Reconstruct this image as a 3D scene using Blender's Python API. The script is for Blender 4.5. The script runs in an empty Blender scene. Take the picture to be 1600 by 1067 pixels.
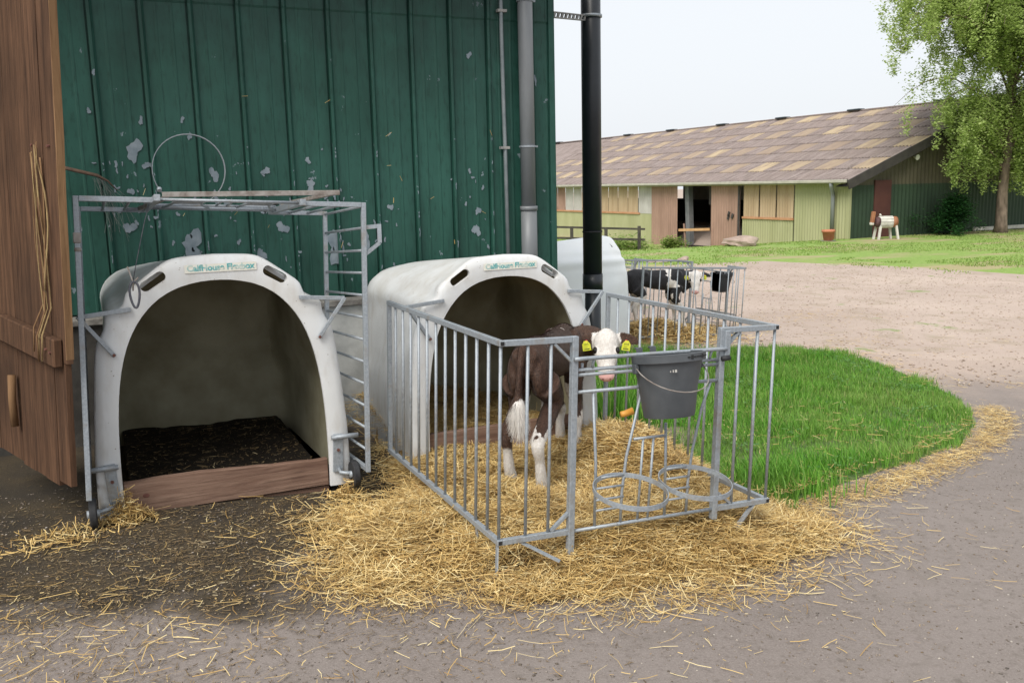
import bpy, bmesh, math, random
import numpy as np
from mathutils import Vector, Matrix, Euler
PI = math.pi
rad = math.radians
sc = bpy.context.scene
col = sc.collection
random.seed(7)
rng = np.random.default_rng(7)

# ------------------------------------------------------------------ camera
cam_d = bpy.data.cameras.new('camera')
cam = bpy.data.objects.new('camera', cam_d)
col.objects.link(cam)
cam_d.sensor_width = 36
cam_d.lens = 36 * 1420 / 1600
cam_d.clip_start = .05
cam_d.clip_end = 600
pi_, ro_, ya_ = rad(9.816), rad(-1.335), rad(24.48)
F = Vector((math.sin(ya_) * math.cos(pi_), math.cos(ya_) * math.cos(pi_), -math.sin(pi_)))
R0 = Vector((math.cos(ya_), -math.sin(ya_), 0))
U0 = R0.cross(F)
Rv = R0 * math.cos(ro_) + U0 * math.sin(ro_)
Uv = -R0 * math.sin(ro_) + U0 * math.cos(ro_)
cam.matrix_world = Matrix(((Rv.x, Uv.x, -F.x, 0), (Rv.y, Uv.y, -F.y, 0), (Rv.z, Uv.z, -F.z, 1.65), (0, 0, 0, 1)))
sc.camera = cam

# ------------------------------------------------------------------ sky, sun, exposure
SUN_DIR = Vector((-.55, -.42, .80)).normalized()     # towards the sun
sun_el = math.asin(SUN_DIR.z)
sun_az = math.atan2(SUN_DIR.x, SUN_DIR.y)
w = bpy.data.worlds.new('World')
sc.world = w
w.use_nodes = True
nt = w.node_tree
nt.nodes.clear()
out = nt.nodes.new('ShaderNodeOutputWorld')
bg = nt.nodes.new('ShaderNodeBackground')
sky = nt.nodes.new('ShaderNodeTexSky')
sky.sky_type = 'NISHITA'
sky.sun_disc = False
sky.sun_elevation = sun_el
sky.sun_rotation = sun_az
sky.air_density = 1.0
sky.dust_density = 4.0
hs = nt.nodes.new('ShaderNodeHueSaturation')
hs.inputs['Saturation'].default_value = .45
mixw = nt.nodes.new('ShaderNodeMix')
mixw.data_type = 'RGBA'
mixw.inputs[0].default_value = .80
mixw.inputs[7].default_value = (7.75, 8.05, 8.4, 1)  # thin white cloud over the whole sky
nt.links.new(sky.outputs[0], hs.inputs['Color'])
nt.links.new(hs.outputs[0], mixw.inputs[6])
nt.links.new(mixw.outputs[2], bg.inputs[0])
bg.inputs[1].default_value = .10
nt.links.new(bg.outputs[0], out.inputs[0])
sd = bpy.data.lights.new('sun', 'SUN')
sd.energy = 2.6
sd.angle = rad(35)
sd.color = (1, .95, .87)
so = bpy.data.objects.new('sun', sd)
col.objects.link(so)
so.rotation_euler = SUN_DIR.to_track_quat('Z', 'Y').to_euler()
so.location = (0, 0, 20)
sc.view_settings.view_transform = 'Standard'
sc.view_settings.look = 'None'
sc.view_settings.exposure = 0.4
sc.view_settings.gamma = 1
sc.view_settings.use_curve_mapping = False
sc.cycles.max_bounces = 8
sc.cycles.diffuse_bounces = 4

# ------------------------------------------------------------------ helpers
def terr(x, y):
    x = np.asarray(x, float); y = np.asarray(y, float)
    s = np.log1p(np.exp(np.clip((x - .6) * 4, -30, 30))) / 4
    s = np.where(x > 8, x - .6, s)
    z = -.7 * (1 - np.exp(-s * .14))
    t = np.clip((y - 25.5) / 6, 0, 1); k = np.clip((x - 12) / 6, 0, 1)
    return z - .85 * t * t * (3 - 2 * t) * k * k * (3 - 2 * k) * (1 - np.clip((x - 26) / 2, 0, 1))
def tz(x, y): return float(terr(x, y))

class MB:
    def __init__(s): s.v = []; s.f = []
    def add(s, vs, fs):
        n = len(s.v); s.v += [tuple(p) for p in vs]; s.f += [tuple(i + n for i in f) for f in fs]; return s
    def box(s, c, d, rot=None):
        c = Vector(c); h = [q / 2 for q in d]
        vs = [Vector((x * h[0], y * h[1], z * h[2])) for z in (-1, 1) for y in (-1, 1) for x in (-1, 1)]
        if rot is not None: vs = [rot @ p for p in vs]
        return s.add([c + p for p in vs], [(0, 2, 3, 1), (4, 5, 7, 6), (0, 1, 5, 4), (2, 6, 7, 3), (0, 4, 6, 2), (1, 3, 7, 5)])
    def bar(s, a, b, wd, ht=None, up=(0, 0, 1)):
        a = Vector(a); b = Vector(b); ht = ht or wd
        d = (b - a).normalized(); u = Vector(up)
        if abs(d.dot(u)) > .98: u = Vector((0, 1, 0))
        x = d.cross(u).normalized(); u = x.cross(d)
        vs = []
        for p in (a, b):
            for i, j in ((-1, -1), (1, -1), (1, 1), (-1, 1)): vs.append(p + x * i * wd / 2 + u * j * ht / 2)
        return s.add(vs, [(0, 1, 2, 3), (7, 6, 5, 4), (0, 4, 5, 1), (1, 5, 6, 2), (2, 6, 7, 3), (3, 7, 4, 0)])
    def tube(s, pts, r, n=8, closed=False, cap=True, flat=1.0):
        pts = [Vector(p) for p in pts]; m = len(pts)
        rs = r if isinstance(r, (list, tuple)) else [r] * m
        vs = []; up = None
        for i, p in enumerate(pts):
            if closed: d = pts[(i + 1) % m] - pts[i - 1]
            else: d = pts[min(i + 1, m - 1)] - pts[max(i - 1, 0)]
            d.normalize()
            if up is None: up = Vector((0, 0, 1)) if abs(d.z) < .9 else Vector((0, 1, 0))
            x = d.cross(up).normalized(); up = x.cross(d).normalized()
            for k in range(n):
                a = 2 * PI * (k + .5) / n
                vs.append(p + (x * math.cos(a) + up * math.sin(a) * flat) * rs[i])
        fs = []
        for i in range(m if closed else m - 1):
            j = (i + 1) % m
            for k in range(n):
                l = (k + 1) % n
                fs.append((i * n + k, i * n + l, j * n + l, j * n + k))
        if cap and not closed:
            fs.append(tuple(range(n))[::-1]); fs.append(tuple((m - 1) * n + k for k in range(n)))
        return s.add(vs, fs)
    def lathe(s, prof, n=32, c=(0, 0, 0)):
        vs = []; m = len(prof)
        for r, z in prof:
            for k in range(n):
                a = 2 * PI * k / n; vs.append((c[0] + r * math.cos(a), c[1] + r * math.sin(a), c[2] + z))
        fs = [(i * n + k, i * n + (k + 1) % n, (i + 1) * n + (k + 1) % n, (i + 1) * n + k) for i in range(m - 1) for k in range(n)]
        return s.add(vs, fs)
    def prism(s, poly, axis, a, b):
        # poly in the two remaining axes, extruded from a to b along axis
        def P(q, t):
            if axis == 0: return (t, q[0], q[1])
            if axis == 1: return (q[0], t, q[1])
            return (q[0], q[1], t)
        n = len(poly)
        vs = [P(q, a) for q in poly] + [P(q, b) for q in poly]
        fs = [tuple(range(n))[::-1], tuple(range(n, 2 * n))] + [(i, (i + 1) % n, n + (i + 1) % n, n + i) for i in range(n)]
        return s.add(vs, fs)
    def mesh(s, name, mat=None, smooth=False, bevel=0):
        me = bpy.data.meshes.new(name)
        me.from_pydata(s.v, [], s.f); me.update()
        bm = bmesh.new(); bm.from_mesh(me); bmesh.ops.recalc_face_normals(bm, faces=bm.faces)
        if bevel:
            bmesh.ops.bevel(bm, geom=[e for e in bm.edges if len(e.link_faces) == 2 and e.calc_face_angle(0) > .6], offset=bevel, segments=1, affect='EDGES', clamp_overlap=True)
        bm.to_mesh(me); bm.free()
        if mat: me.materials.append(mat)
        if smooth:
            for p in me.polygons: p.use_smooth = True
        return me
    def build(s, name, mat=None, parent=None, smooth=False, bevel=0, loc=None):
        return link(name, s.mesh(name, mat, smooth, bevel), parent, loc)

def link(name, me, parent=None, loc=None):
    o = bpy.data.objects.new(name, me); col.objects.link(o)
    if parent is not None: o.parent = parent
    if loc is not None: o.location = loc
    return o
def tag(o, label=None, cat=None, group=None, kind=None):
    if label: o['label'] = label
    if cat: o['category'] = cat
    if group: o['group'] = group
    if kind: o['kind'] = kind
    return o
def thing(name, label, cat, loc=(0, 0, 0), rot=(0, 0, 0), group=None):
    o = bpy.data.objects.new(name, None); col.objects.link(o)
    o.location = loc; o.rotation_euler = rot; o.empty_display_size = .1
    return tag(o, label, cat, group)
def auto_smooth(me, ang=40):
    for p in me.polygons: p.use_smooth = True
    me.set_sharp_from_angle(angle=rad(ang))

# mass ribbons (straw, grass, leaves): arrays of vertices in quads
def mass(name, V, nper, quads, mat, colr=None):
    """V: (N, nper, 3); quads: list of 4-index faces per item"""
    N = V.shape[0]
    me = bpy.data.meshes.new(name)
    q = np.array(quads, np.int32)
    k = q.shape[1]
    idx = (q[None] + (np.arange(N, dtype=np.int32) * nper)[:, None, None]).reshape(-1)
    nf = N * len(quads)
    me.vertices.add(N * nper); me.vertices.foreach_set('co', V.reshape(-1).astype(np.float32))
    me.loops.add(nf * k); me.loops.foreach_set('vertex_index', idx)
    me.polygons.add(nf); me.polygons.foreach_set('loop_start', np.arange(nf, dtype=np.int32) * k)
    me.update(calc_edges=True)
    if colr is not None:
        at = me.attributes.new('tone', 'FLOAT', 'POINT')
        at.data.foreach_set('value', np.repeat(colr.astype(np.float32), nper))
    me.materials.append(mat)
    return me

# ------------------------------------------------------------------ materials
def srgb(r, g, b):
    f = lambda c: (c / 255 / 12.92) if c / 255 <= .04045 else ((c / 255 + .055) / 1.055) ** 2.4
    return (f(r), f(g), f(b), 1)
class NT:
    def __init__(s, name):
        s.m = bpy.data.materials.new(name); s.m.use_nodes = True; s.t = s.m.node_tree
        s.b = s.t.nodes['Principled BSDF']; s.o = s.t.nodes['Material Output']
        s.co = s.t.nodes.new('ShaderNodeTexCoord')
    def n(s, ty, **kw):
        x = s.t.nodes.new(ty)
        for k, v in kw.items(): setattr(x, k, v)
        return x
    def l(s, a, b): s.t.links.new(a, b)
    def map(s, scale=(1, 1, 1), src='Object', rot=(0, 0, 0), loc=(0, 0, 0)):
        m = s.n('ShaderNodeMapping'); m.inputs['Scale'].default_value = scale; m.inputs['Rotation'].default_value = rot; m.inputs['Location'].default_value = loc
        s.l(s.co.outputs[src], m.inputs[0]); return m.outputs[0]
    def noise(s, scale=5, detail=6, vec=None, rough=.55, dist=0):
        x = s.n('ShaderNodeTexNoise'); x.inputs['Scale'].default_value = scale; x.inputs['Detail'].default_value = detail
        x.inputs['Roughness'].default_value = rough; x.inputs['Distortion'].default_value = dist
        s.l(vec if vec is not None else s.map(), x.inputs['Vector']); return x.outputs[0]
    def ramp(s, v, stops, interp='LINEAR'):
        r = s.n('ShaderNodeValToRGB'); r.color_ramp.interpolation = interp
        e = r.color_ramp.elements
        while len(e) < len(stops): e.new(.5)
        for i, (p, c) in enumerate(stops):
            e[i].position = p; e[i].color = c if isinstance(c, tuple) else (c, c, c, 1)
        s.l(v, r.inputs[0]); return r.outputs[0]
    def mix(s, f, a, b, mode='MIX'):
        m = s.n('ShaderNodeMix'); m.data_type = 'RGBA'; m.blend_type = mode; m.clamp_factor = True
        for k, v in ((0, f), (6, a), (7, b)):
            if hasattr(v, 'links') or hasattr(v, 'is_linked'): s.l(v, m.inputs[k])
            else: m.inputs[k].default_value = v
        return m.outputs[2]
    def math(s, op, a, b=None):
        m = s.n('ShaderNodeMath'); m.operation = op
        for k, v in ((0, a), (1, b)):
            if v is None: continue
            if hasattr(v, 'is_linked'): s.l(v, m.inputs[k])
            else: m.inputs[k].default_value = v
        return m.outputs[0]
    def attr(s, name, out='Fac'):
        a = s.n('ShaderNodeAttribute'); a.attribute_name = name; return a.outputs[out]
    def base(s, c):
        if hasattr(c, 'is_linked'): s.l(c, s.b.inputs['Base Color'])
        else: s.b.inputs['Base Color'].default_value = c
    def rough(s, c):
        if hasattr(c, 'is_linked'): s.l(c, s.b.inputs['Roughness'])
        else: s.b.inputs['Roughness'].default_value = c
    def bump(s, h, st=.3, d=.01):
        b = s.n('ShaderNodeBump'); b.inputs['Strength'].default_value = st; b.inputs['Distance'].default_value = d
        s.l(h, b.inputs['Height']); s.l(b.outputs[0], s.b.inputs['Normal']); return b
    def xyz(s, src='Object'):
        q = s.n('ShaderNodeSeparateXYZ'); s.l(s.co.outputs[src], q.inputs[0]); return q.outputs

def simple(name, c1, c2, scale=8, rough=.6, metal=0, bump=.15, bscale=60, bd=.003, spec=None, stretch=(1, 1, 1), lo=.35, hi=.65):
    t = NT(name)
    n1 = t.noise(scale, 7, t.map(stretch))
    t.base(t.mix(t.ramp(n1, [(lo, 0.), (hi, 1.)]), c1, c2))
    t.rough(rough); t.b.inputs['Metallic'].default_value = metal
    if spec is not None: t.b.inputs['Specular IOR Level'].default_value = spec
    if bump: t.bump(t.noise(bscale, 4, t.map(stretch)), bump, bd)
    return t.m

MAT = {}
# galvanised steel: spangled, dull, dirty
t = NT('galvanised_steel')
n1 = t.noise(90, 5); n2 = t.noise(9, 6)
c = t.mix(t.ramp(n1, [(.3, 0.), (.7, 1.)]), (.25, .28, .31, 1), (.37, .405, .44, 1))
c = t.mix(t.ramp(n2, [(.56, 0.), (.70, .75)]), c, (.27, .24, .20, 1))
t.base(c); t.b.inputs['Metallic'].default_value = .35; t.rough(t.ramp(n1, [(.3, .42), (.7, .62)])); t.bump(n1, .15, .001)
MAT['galv'] = t.m
MAT['galv_dull'] = simple('weathered_zinc', (.20, .20, .20, 1), (.36, .35, .33, 1), 30, .7, .2)
MAT['rust'] = simple('rusty_steel', (.17, .14, .12, 1), (.34, .32, .30, 1), 22, .8, .1, .3)
MAT['steel_dark'] = simple('dark_steel', (.05, .055, .075, 1), (.12, .12, .14, 1), 30, .5, .3)
MAT['bolt'] = simple('rusty_bolt', (.10, .04, .03, 1), (.2, .08, .06, 1), 60, .8)
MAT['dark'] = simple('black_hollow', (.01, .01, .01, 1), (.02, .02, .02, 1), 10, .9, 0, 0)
# hutch shell
t = NT('hutch_plastic')
n1 = t.noise(2.2, 7); n2 = t.noise(14, 8, t.map((1, 1, .35))); z = t.xyz()[2]
c = t.mix(t.ramp(n1, [(.35, 0.), (.7, 1.)]), (.60, .615, .625, 1), (.72, .735, .745, 1))
dirt = t.ramp(n2, [(.50, 0.), (.75, 1.)])
low = t.ramp(z, [(.0, 1.), (.35, .12)])
c = t.mix(t.math('MULTIPLY', dirt, t.math('ADD', low, .15)), c, (.30, .24, .16, 1))
sp = t.noise(55, 2); c = t.mix(t.ramp(sp, [(.71, 0.), (.74, .7)]), c, (.15, .12, .08, 1))
top = t.ramp(z, [(.95, 0.), (1.25, .30)])
c = t.mix(t.math('MULTIPLY', top, t.ramp(t.noise(5, 8), [(.42, 0.), (.66, 1.)])), c, (.42, .38, .31, 1))
t.base(c); t.rough(.42); t.b.inputs['Specular IOR Level'].default_value = .35
t.bump(t.noise(6, 5), .12, .02)
MAT['hutch'] = t.m
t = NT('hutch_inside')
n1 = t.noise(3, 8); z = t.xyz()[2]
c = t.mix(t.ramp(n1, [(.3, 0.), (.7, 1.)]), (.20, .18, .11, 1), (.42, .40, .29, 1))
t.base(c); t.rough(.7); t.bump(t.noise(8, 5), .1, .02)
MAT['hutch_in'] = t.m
MAT['hutch_new'] = simple('clean_hutch_plastic', (.76, .80, .83, 1), (.84, .86, .87, 1), 1.6, .4, 0, .05, 5, .02)
# green painted cladding
t = NT('green_painted_cladding')
st = t.noise(7, 8, t.map((1, 1, .10))); big = t.noise(1.3, 6); fine = t.noise(40, 6, t.map((1, 1, .25)))
c = t.mix(t.ramp(st, [(.3, 0.), (.7, 1.)]), (.011, .052, .038, 1), (.024, .094, .070, 1))
c = t.mix(t.ramp(big, [(.4, 0.), (.75, .6)]), c, (.034, .110, .090, 1))
c = t.mix(t.ramp(fine, [(.52, 0.), (.68, .55)]), c, (.008, .035, .026, 1))
xo = t.xyz('Generated')
fl = t.noise(9, 9, t.map((1, 1, .8)), .62); zz = t.xyz()[2]
loww = t.ramp(t.math('MULTIPLY', zz, .25), [(.25, 1.), (.66, 0.)])
thr = t.math('ADD', fl, t.math('MULTIPLY', loww, .045))
fm = t.ramp(thr, [(.690, 0.), (.698, 1.)])
c = t.mix(fm, c, (.17, .22, .24, 1))
top_shade = t.ramp(t.math('MULTIPLY', zz, .25), [(.45, 0.), (.78, .6)])  # upper wall darkened in colour for the shade under the roof overhang
c = t.mix(t.math('MULTIPLY', top_shade, t.ramp(t.noise(4, 9), [(.35, 0.), (.6, 1.)])), c, (.010, .028, .022, 1))
t.base(c); t.rough(.48); t.b.inputs['Specular IOR Level'].default_value = .3
t.bump(t.math('SUBTRACT', t.noise(5, 5, t.map((1, 1, .4))), t.math('MULTIPLY', fm, .3)), .25, .01)
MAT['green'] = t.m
MAT['primer'] = simple('bare_primer', (.13, .17, .20, 1), (.22, .26, .29, 1), 14, .6)
MAT['plinth'] = simple('whitewashed_plinth', (.42, .43, .42, 1), (.62, .63, .61, 1), 6, .8, 0, .3, 30, .01)
MAT['ledge'] = simple('concrete_ledge', (.12, .11, .10, 1), (.25, .24, .22, 1), 20, .9, 0, .4, 60, .01)
MAT['plinth_shade'] = simple('shaded_plinth', (.025, .023, .02, 1), (.06, .055, .048, 1), 5, .9, 0, .3, 30, .01)  # plinth darkened in colour for the shadow beside the left hutch
MAT['greypipe'] = simple('grey_zinc_pipe', (.17, .18, .19, 1), (.25, .265, .28, 1), 5, .5, .1, .05, stretch=(1, 1, .2))
MAT['conduit'] = simple('grey_conduit', (.16, .19, .20, 1), (.24, .27, .28, 1), 8, .5, .2)
MAT['blackpipe'] = simple('black_plastic_pipe', (.014, .017, .021, 1), (.024, .028, .034, 1), 3, .38, 0, .04, spec=.45)
# old wood
def wood(name, a, b, c_, sc_=(14, 14, .9), grain=1.0, knot=True):
    t = NT(name)
    oi = t.n('ShaderNodeObjectInfo')
    off = t.math('MULTIPLY', oi.outputs['Random'], 13.)
    m = t.n('ShaderNodeMapping'); m.inputs['Scale'].default_value = sc_
    t.l(t.co.outputs['Object'], m.inputs[0])
    cmb = t.n('ShaderNodeCombineXYZ'); t.l(off, cmb.inputs[0]); t.l(off, cmb.inputs[2]); t.l(cmb.outputs[0], m.inputs['Location'])
    g = t.noise(1.6, 9, m.outputs[0], .65, .7)
    g2 = t.noise(6, 4, m.outputs[0], .6, 0)
    big = t.noise(1.1, 6)
    c = t.mix(t.ramp(g, [(.30, 0.), (.68, 1.)]), a, b)
    c = t.mix(t.ramp(g2, [(.50, 0.), (.72, .6)]), c, c_)
    c = t.mix(t.ramp(big, [(.42, 0.), (.72, .6)]), c, c_)
    t.base(c); t.rough(.85); t.b.inputs['Specular IOR Level'].default_value = .2
    t.bump(g, .5 * grain, .012)
    return t.m
MAT['wood'] = wood('weathered_brown_wood', (.048, .025, .015, 1), (.150, .080, .046, 1), (.020, .013, .010, 1))
MAT['wood_edge'] = wood('pale_split_wood', (.16, .09, .045, 1), (.29, .175, .09, 1), (.10, .05, .025, 1))
MAT['board'] = wood('reddish_wet_board', (.13, .07, .05, 1), (.29, .19, .14, 1), (.07, .038, .028, 1), (.9, 14, 14))
MAT['brush'] = simple('brush_twig', (.07, .045, .03, 1), (.13, .08, .055, 1), 20, .9)
MAT['rubber'] = simple('black_rubber', (.012, .013, .016, 1), (.03, .03, .032, 1), 20, .7)
MAT['bucket'] = simple('grey_bucket_plastic', (.055, .062, .070, 1), (.085, .093, .102, 1), 7, .5, 0, .08, 40, .002)
MAT['bucket_black'] = simple('black_bucket_plastic', (.012, .014, .018, 1), (.022, .025, .03, 1), 7, .5)
MAT['mark'] = simple('pale_stamp', (.35, .33, .30, 1), (.4, .4, .38, 1), 20, .8)
MAT['teat'] = simple('orange_rubber', (.55, .24, .03, 1), (.6, .3, .05, 1), 20, .5)
MAT['teal'] = simple('faded_teal_print', (.10, .38, .39, 1), (.50, .60, .56, 1), 16, .7, lo=.45, hi=.6)
MAT['sticker'] = simple('yellowed_sticker', (.68, .67, .57, 1), (.73, .72, .66, 1), 12, .6, lo=.3, hi=.6)
MAT['yellowtag'] = simple('yellow_ear_tag', (.62, .66, .04, 1), (.70, .72, .08, 1), 30, .4)
MAT['redtag'] = simple('red_tag_button', (.55, .03, .04, 1), (.6, .05, .06, 1), 30, .4)
MAT['ink'] = simple('black_ink', (.03, .04, .02, 1), (.08, .09, .03, 1), 30, .6, 0, 0)
t = NT('eye'); t.base((.008, .006, .006, 1)); t.rough(.08); MAT['eye'] = t.m
# straw: tone per stem
def straw_mat(name, stops, rough=.55):   # also used for grit
    t = NT(name)
    g = t.n('ShaderNodeNewGeometry')
    c = t.ramp(g.outputs['Random Per Island'], stops)
    big = t.noise(3.2, 5)
    c = t.mix(t.ramp(big, [(.40, 0.), (.70, .38)]), c, (.30, .19, .075, 1), 'MIX')
    t.base(c); t.rough(rough); t.b.inputs['Specular IOR Level'].default_value = .35
    return t.m
MAT['straw'] = straw_mat('straw', [(0, (.25, .14, .045, 1)), (.3, (.52, .345, .12, 1)), (.7, (.68, .49, .195, 1)), (1, (.82, .69, .38, 1))])
MAT['straw_old'] = straw_mat('old_straw', [(0, (.06, .042, .025, 1)), (.5, (.13, .092, .050, 1)), (.85, (.24, .18, .095, 1)), (1, (.48, .40, .25, 1))])
MAT['chaff'] = straw_mat('chaff', [(0, (.14, .08, .03, 1)), (.5, (.36, .24, .10, 1)), (1, (.66, .53, .30, 1))])
MAT['grit'] = straw_mat('grit', [(0, (.08, .07, .06, 1)), (.5, (.20, .17, .15, 1)), (.9, (.30, .26, .23, 1)), (1, (.5, .46, .42, 1))], .9)
MAT['grit_yard'] = straw_mat('yard_grit', [(0, (.22, .17, .14, 1)), (.6, (.44, .35, .29, 1)), (1, (.62, .54, .47, 1))], .9)
t = NT('straw_bed')
n = t.noise(38, 9, None, .7, 1.5)
t.base(t.ramp(n, [(.3, (.10, .06, .02, 1)), (.5, (.33, .21, .08, 1)), (.7, (.50, .35, .15, 1))])); t.rough(.9); t.bump(n, 1, .03)
MAT['bed'] = t.m
def leafy(name, stops, trans=.25, rough=.5):
    t = NT(name)
    g = t.n('ShaderNodeNewGeometry')
    c = t.ramp(g.outputs['Random Per Island'], stops)
    big = t.noise(1.1, 5)
    c = t.mix(t.ramp(big, [(.38, 0.), (.68, .5)]), c, t.mix(.5, c, (stops[-1][1])), 'MIX')
    t.base(c); t.rough(rough); t.b.inputs['Specular IOR Level'].default_value = .25
    tr = t.n('ShaderNodeBsdfTranslucent'); t.l(c, tr.inputs[0])
    mx = t.n('ShaderNodeMixShader'); mx.inputs[0].default_value = trans
    t.l(t.b.outputs[0], mx.inputs[1]); t.l(tr.outputs[0], mx.inputs[2]); t.l(mx.outputs[0], t.o.inputs[0])
    return t.m
MAT['grass'] = leafy('grass_blades', [(0, (.055, .185, .018, 1)), (.5, (.12, .34, .030, 1)), (.9, (.20, .46, .055, 1)), (1, (.46, .43, .18, 1))], .35)
MAT['clover'] = leafy('clover_leaves', [(0, (.05, .14, .03, 1)), (.6, (.09, .22, .05, 1)), (1, (.16, .30, .08, 1))], .25)
MAT['grass_far'] = leafy('lawn_blades', [(0, (.15, .26, .045, 1)), (.6, (.24, .38, .075, 1)), (1, (.40, .44, .16, 1))], .35)
MAT['leaf'] = leafy('birch_leaves', [(0, (.28, .38, .10, 1)), (.5, (.42, .54, .17, 1)), (1, (.56, .65, .28, 1))], .45)
MAT['bush'] = leafy('dark_bush_leaves', [(0, (.012, .05, .014, 1)), (.6, (.022, .085, .022, 1)), (1, (.045, .13, .035, 1))], .15)
MAT['bark'] = simple('tree_bark', (.10, .075, .055, 1), (.24, .18, .14, 1), 6, .9, 0, .6, 14, .04, stretch=(1, 1, .4))
# ground: asphalt with a damp manure-stained patch in front of the left hutch
t = NT('asphalt_ground')
g = t.n('ShaderNodeNewGeometry')
n1 = t.noise(110, 3); n2 = t.noise(.9, 7); n3 = t.noise(320, 2)
a = t.mix(t.ramp(n1, [(.35, 0.), (.7, 1.)]), (.178, .150, .136, 1), (.240, .208, .190, 1))
a = t.mix(t.ramp(n2, [(.35, 0.), (.7, .6)]), a, (.255, .222, .205, 1))
a = t.mix(t.ramp(t.noise(7, 8), [(.52, 0.), (.75, .45)]), a, (.15, .13, .11, 1))
a = t.mix(t.ramp(n3, [(.66, 0.), (.72, .7)]), a, (.08, .075, .07, 1))
q = t.n('ShaderNodeSeparateXYZ'); t.l(g.outputs['Position'], q.inputs[0])
def gauss(cx, cy, rx, ry):
    dx = t.math('DIVIDE', t.math('SUBTRACT', q.outputs[0], cx), rx); dy = t.math('DIVIDE', t.math('SUBTRACT', q.outputs[1], cy), ry)
    r2 = t.math('ADD', t.math('MULTIPLY', dx, dx), t.math('MULTIPLY', dy, dy))
    return t.math('SUBTRACT', 1., r2)
m1 = gauss(.35, 5.3, 1.6, 1.9); m2 = gauss(-1.0, 5.6, 1.9, 1.9)
mm = t.math('ADD', t.math('MAXIMUM', m1, m2), t.math('MULTIPLY', t.math('SUBTRACT', t.noise(1.6, 8), .5), 1.6))
stain = t.ramp(mm, [(.0, 0.), (.42, 1.)])
crumb = t.noise(75, 9, None, .8)
d = t.ramp(crumb, [(.3, (.022, .018, .013, 1)), (.5, (.062, .048, .031, 1)), (.66, (.11, .085, .052, 1)), (.8, (.20, .15, .09, 1))])
d = t.mix(t.ramp(t.noise(2.4, 5), [(.4, 0.), (.65, .75)]), d, (.035, .030, .025, 1))
pr__ = t.math('ADD', t.math('MULTIPLY', q.outputs[0], .5), t.math('MULTIPLY', q.outputs[1], .86))
pr__ = t.math('ADD', pr__, t.math('MULTIPLY', t.math('SUBTRACT', t.noise(1.1, 8), .5), 3.0))
yb_ = t.ramp(t.math('MULTIPLY', t.math('SUBTRACT', pr__, 8.4), .5), [(0, 0.), (1, 1.)])
peb = t.n('ShaderNodeTexVoronoi'); peb.inputs['Scale'].default_value = 95; t.l(t.map(), peb.inputs['Vector'])
a = t.mix(t.ramp(peb.outputs[0], [(.10, .55), (.22, 0.)]), a, (.36, .32, .29, 1))
a = t.mix(t.ramp(t.noise(24, 6), [(.55, 0.), (.72, .5)]), a, (.12, .10, .085, 1))
a = t.mix(yb_, a, t.mix(t.ramp(n1, [(.35, 0.), (.7, 1.)]), (.36, .285, .24, 1), (.49, .395, .335, 1)))
t.base(t.mix(stain, a, d)); t.rough(t.ramp(stain, [(0, .9), (1, .78)]))
t.b.inputs['Specular IOR Level'].default_value = .25
t.bump(t.math('ADD', n1, t.math('MULTIPLY', t.math('MULTIPLY', crumb, stain), 2.)), .5, .006)
MAT['ground'] = t.m
t = NT('gravel_yard')
n1 = t.noise(55, 6); n2 = t.noise(.45, 8, t.map((1, 1, 1))); n3 = t.noise(2.2, 8)
c = t.mix(t.ramp(n2, [(.3, 0.), (.7, 1.)]), (.37, .29, .245, 1), (.50, .405, .345, 1))
c = t.mix(t.ramp(n1, [(.4, 0.), (.75, .5)]), c, (.34, .27, .22, 1))
c = t.mix(t.ramp(n3, [(.52, 0.), (.68, .6)]), c, (.31, .25, .18, 1))
c = t.mix(t.ramp(t.noise(1.3, 8, t.map((1, 1, 1), loc=(7, 3, 0))), [(.64, 0.), (.69, .8)]), c, (.17, .25, .06, 1))
t.base(c); t.rough(.95); t.bump(n1, .5, .01)
MAT['yard'] = t.m
t = NT('lawn_soil')
n1 = t.noise(9, 8); n2 = t.noise(.55, 8, t.map((.6, 1.4, 1)))
c = t.mix(t.ramp(n1, [(.3, 0.), (.7, 1.)]), (.17, .27, .05, 1), (.26, .37, .085, 1))
c = t.mix(t.ramp(n2, [(.47, 0.), (.58, .8)]), c, (.38, .30, .18, 1))
t.base(c); t.rough(.95); t.bump(t.noise(25, 6), .7, .04)
MAT['lawn'] = t.m
t = NT('grass_soil')
n1 = t.noise(14, 8)
c = t.ramp(n1, [(.3, (.05, .09, .02, 1)), (.6, (.09, .15, .03, 1)), (.75, (.22, .17, .10, 1))])
t.base(c); t.rough(.95); t.bump(n1, .6, .03)
MAT['gsoil'] = t.m
MAT['soil'] = simple('bare_soil', (.16, .12, .085, 1), (.30, .24, .18, 1), 8, .95, 0, .6, 40, .02)
MAT['litter'] = None
t = NT('damp_bedding_litter')
n = t.noise(45, 9, None, .75, .5); n2 = t.noise(4, 6)
c = t.ramp(n, [(.3, (.006, .005, .0045, 1)), (.52, (.014, .011, .008, 1)), (.68, (.035, .027, .016, 1)), (.8, (.09, .065, .035, 1))])
t.base(c); t.rough(.85); t.b.inputs['Specular IOR Level'].default_value = .2; t.bump(n, .9, .02)
MAT['litter'] = t.m
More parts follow.
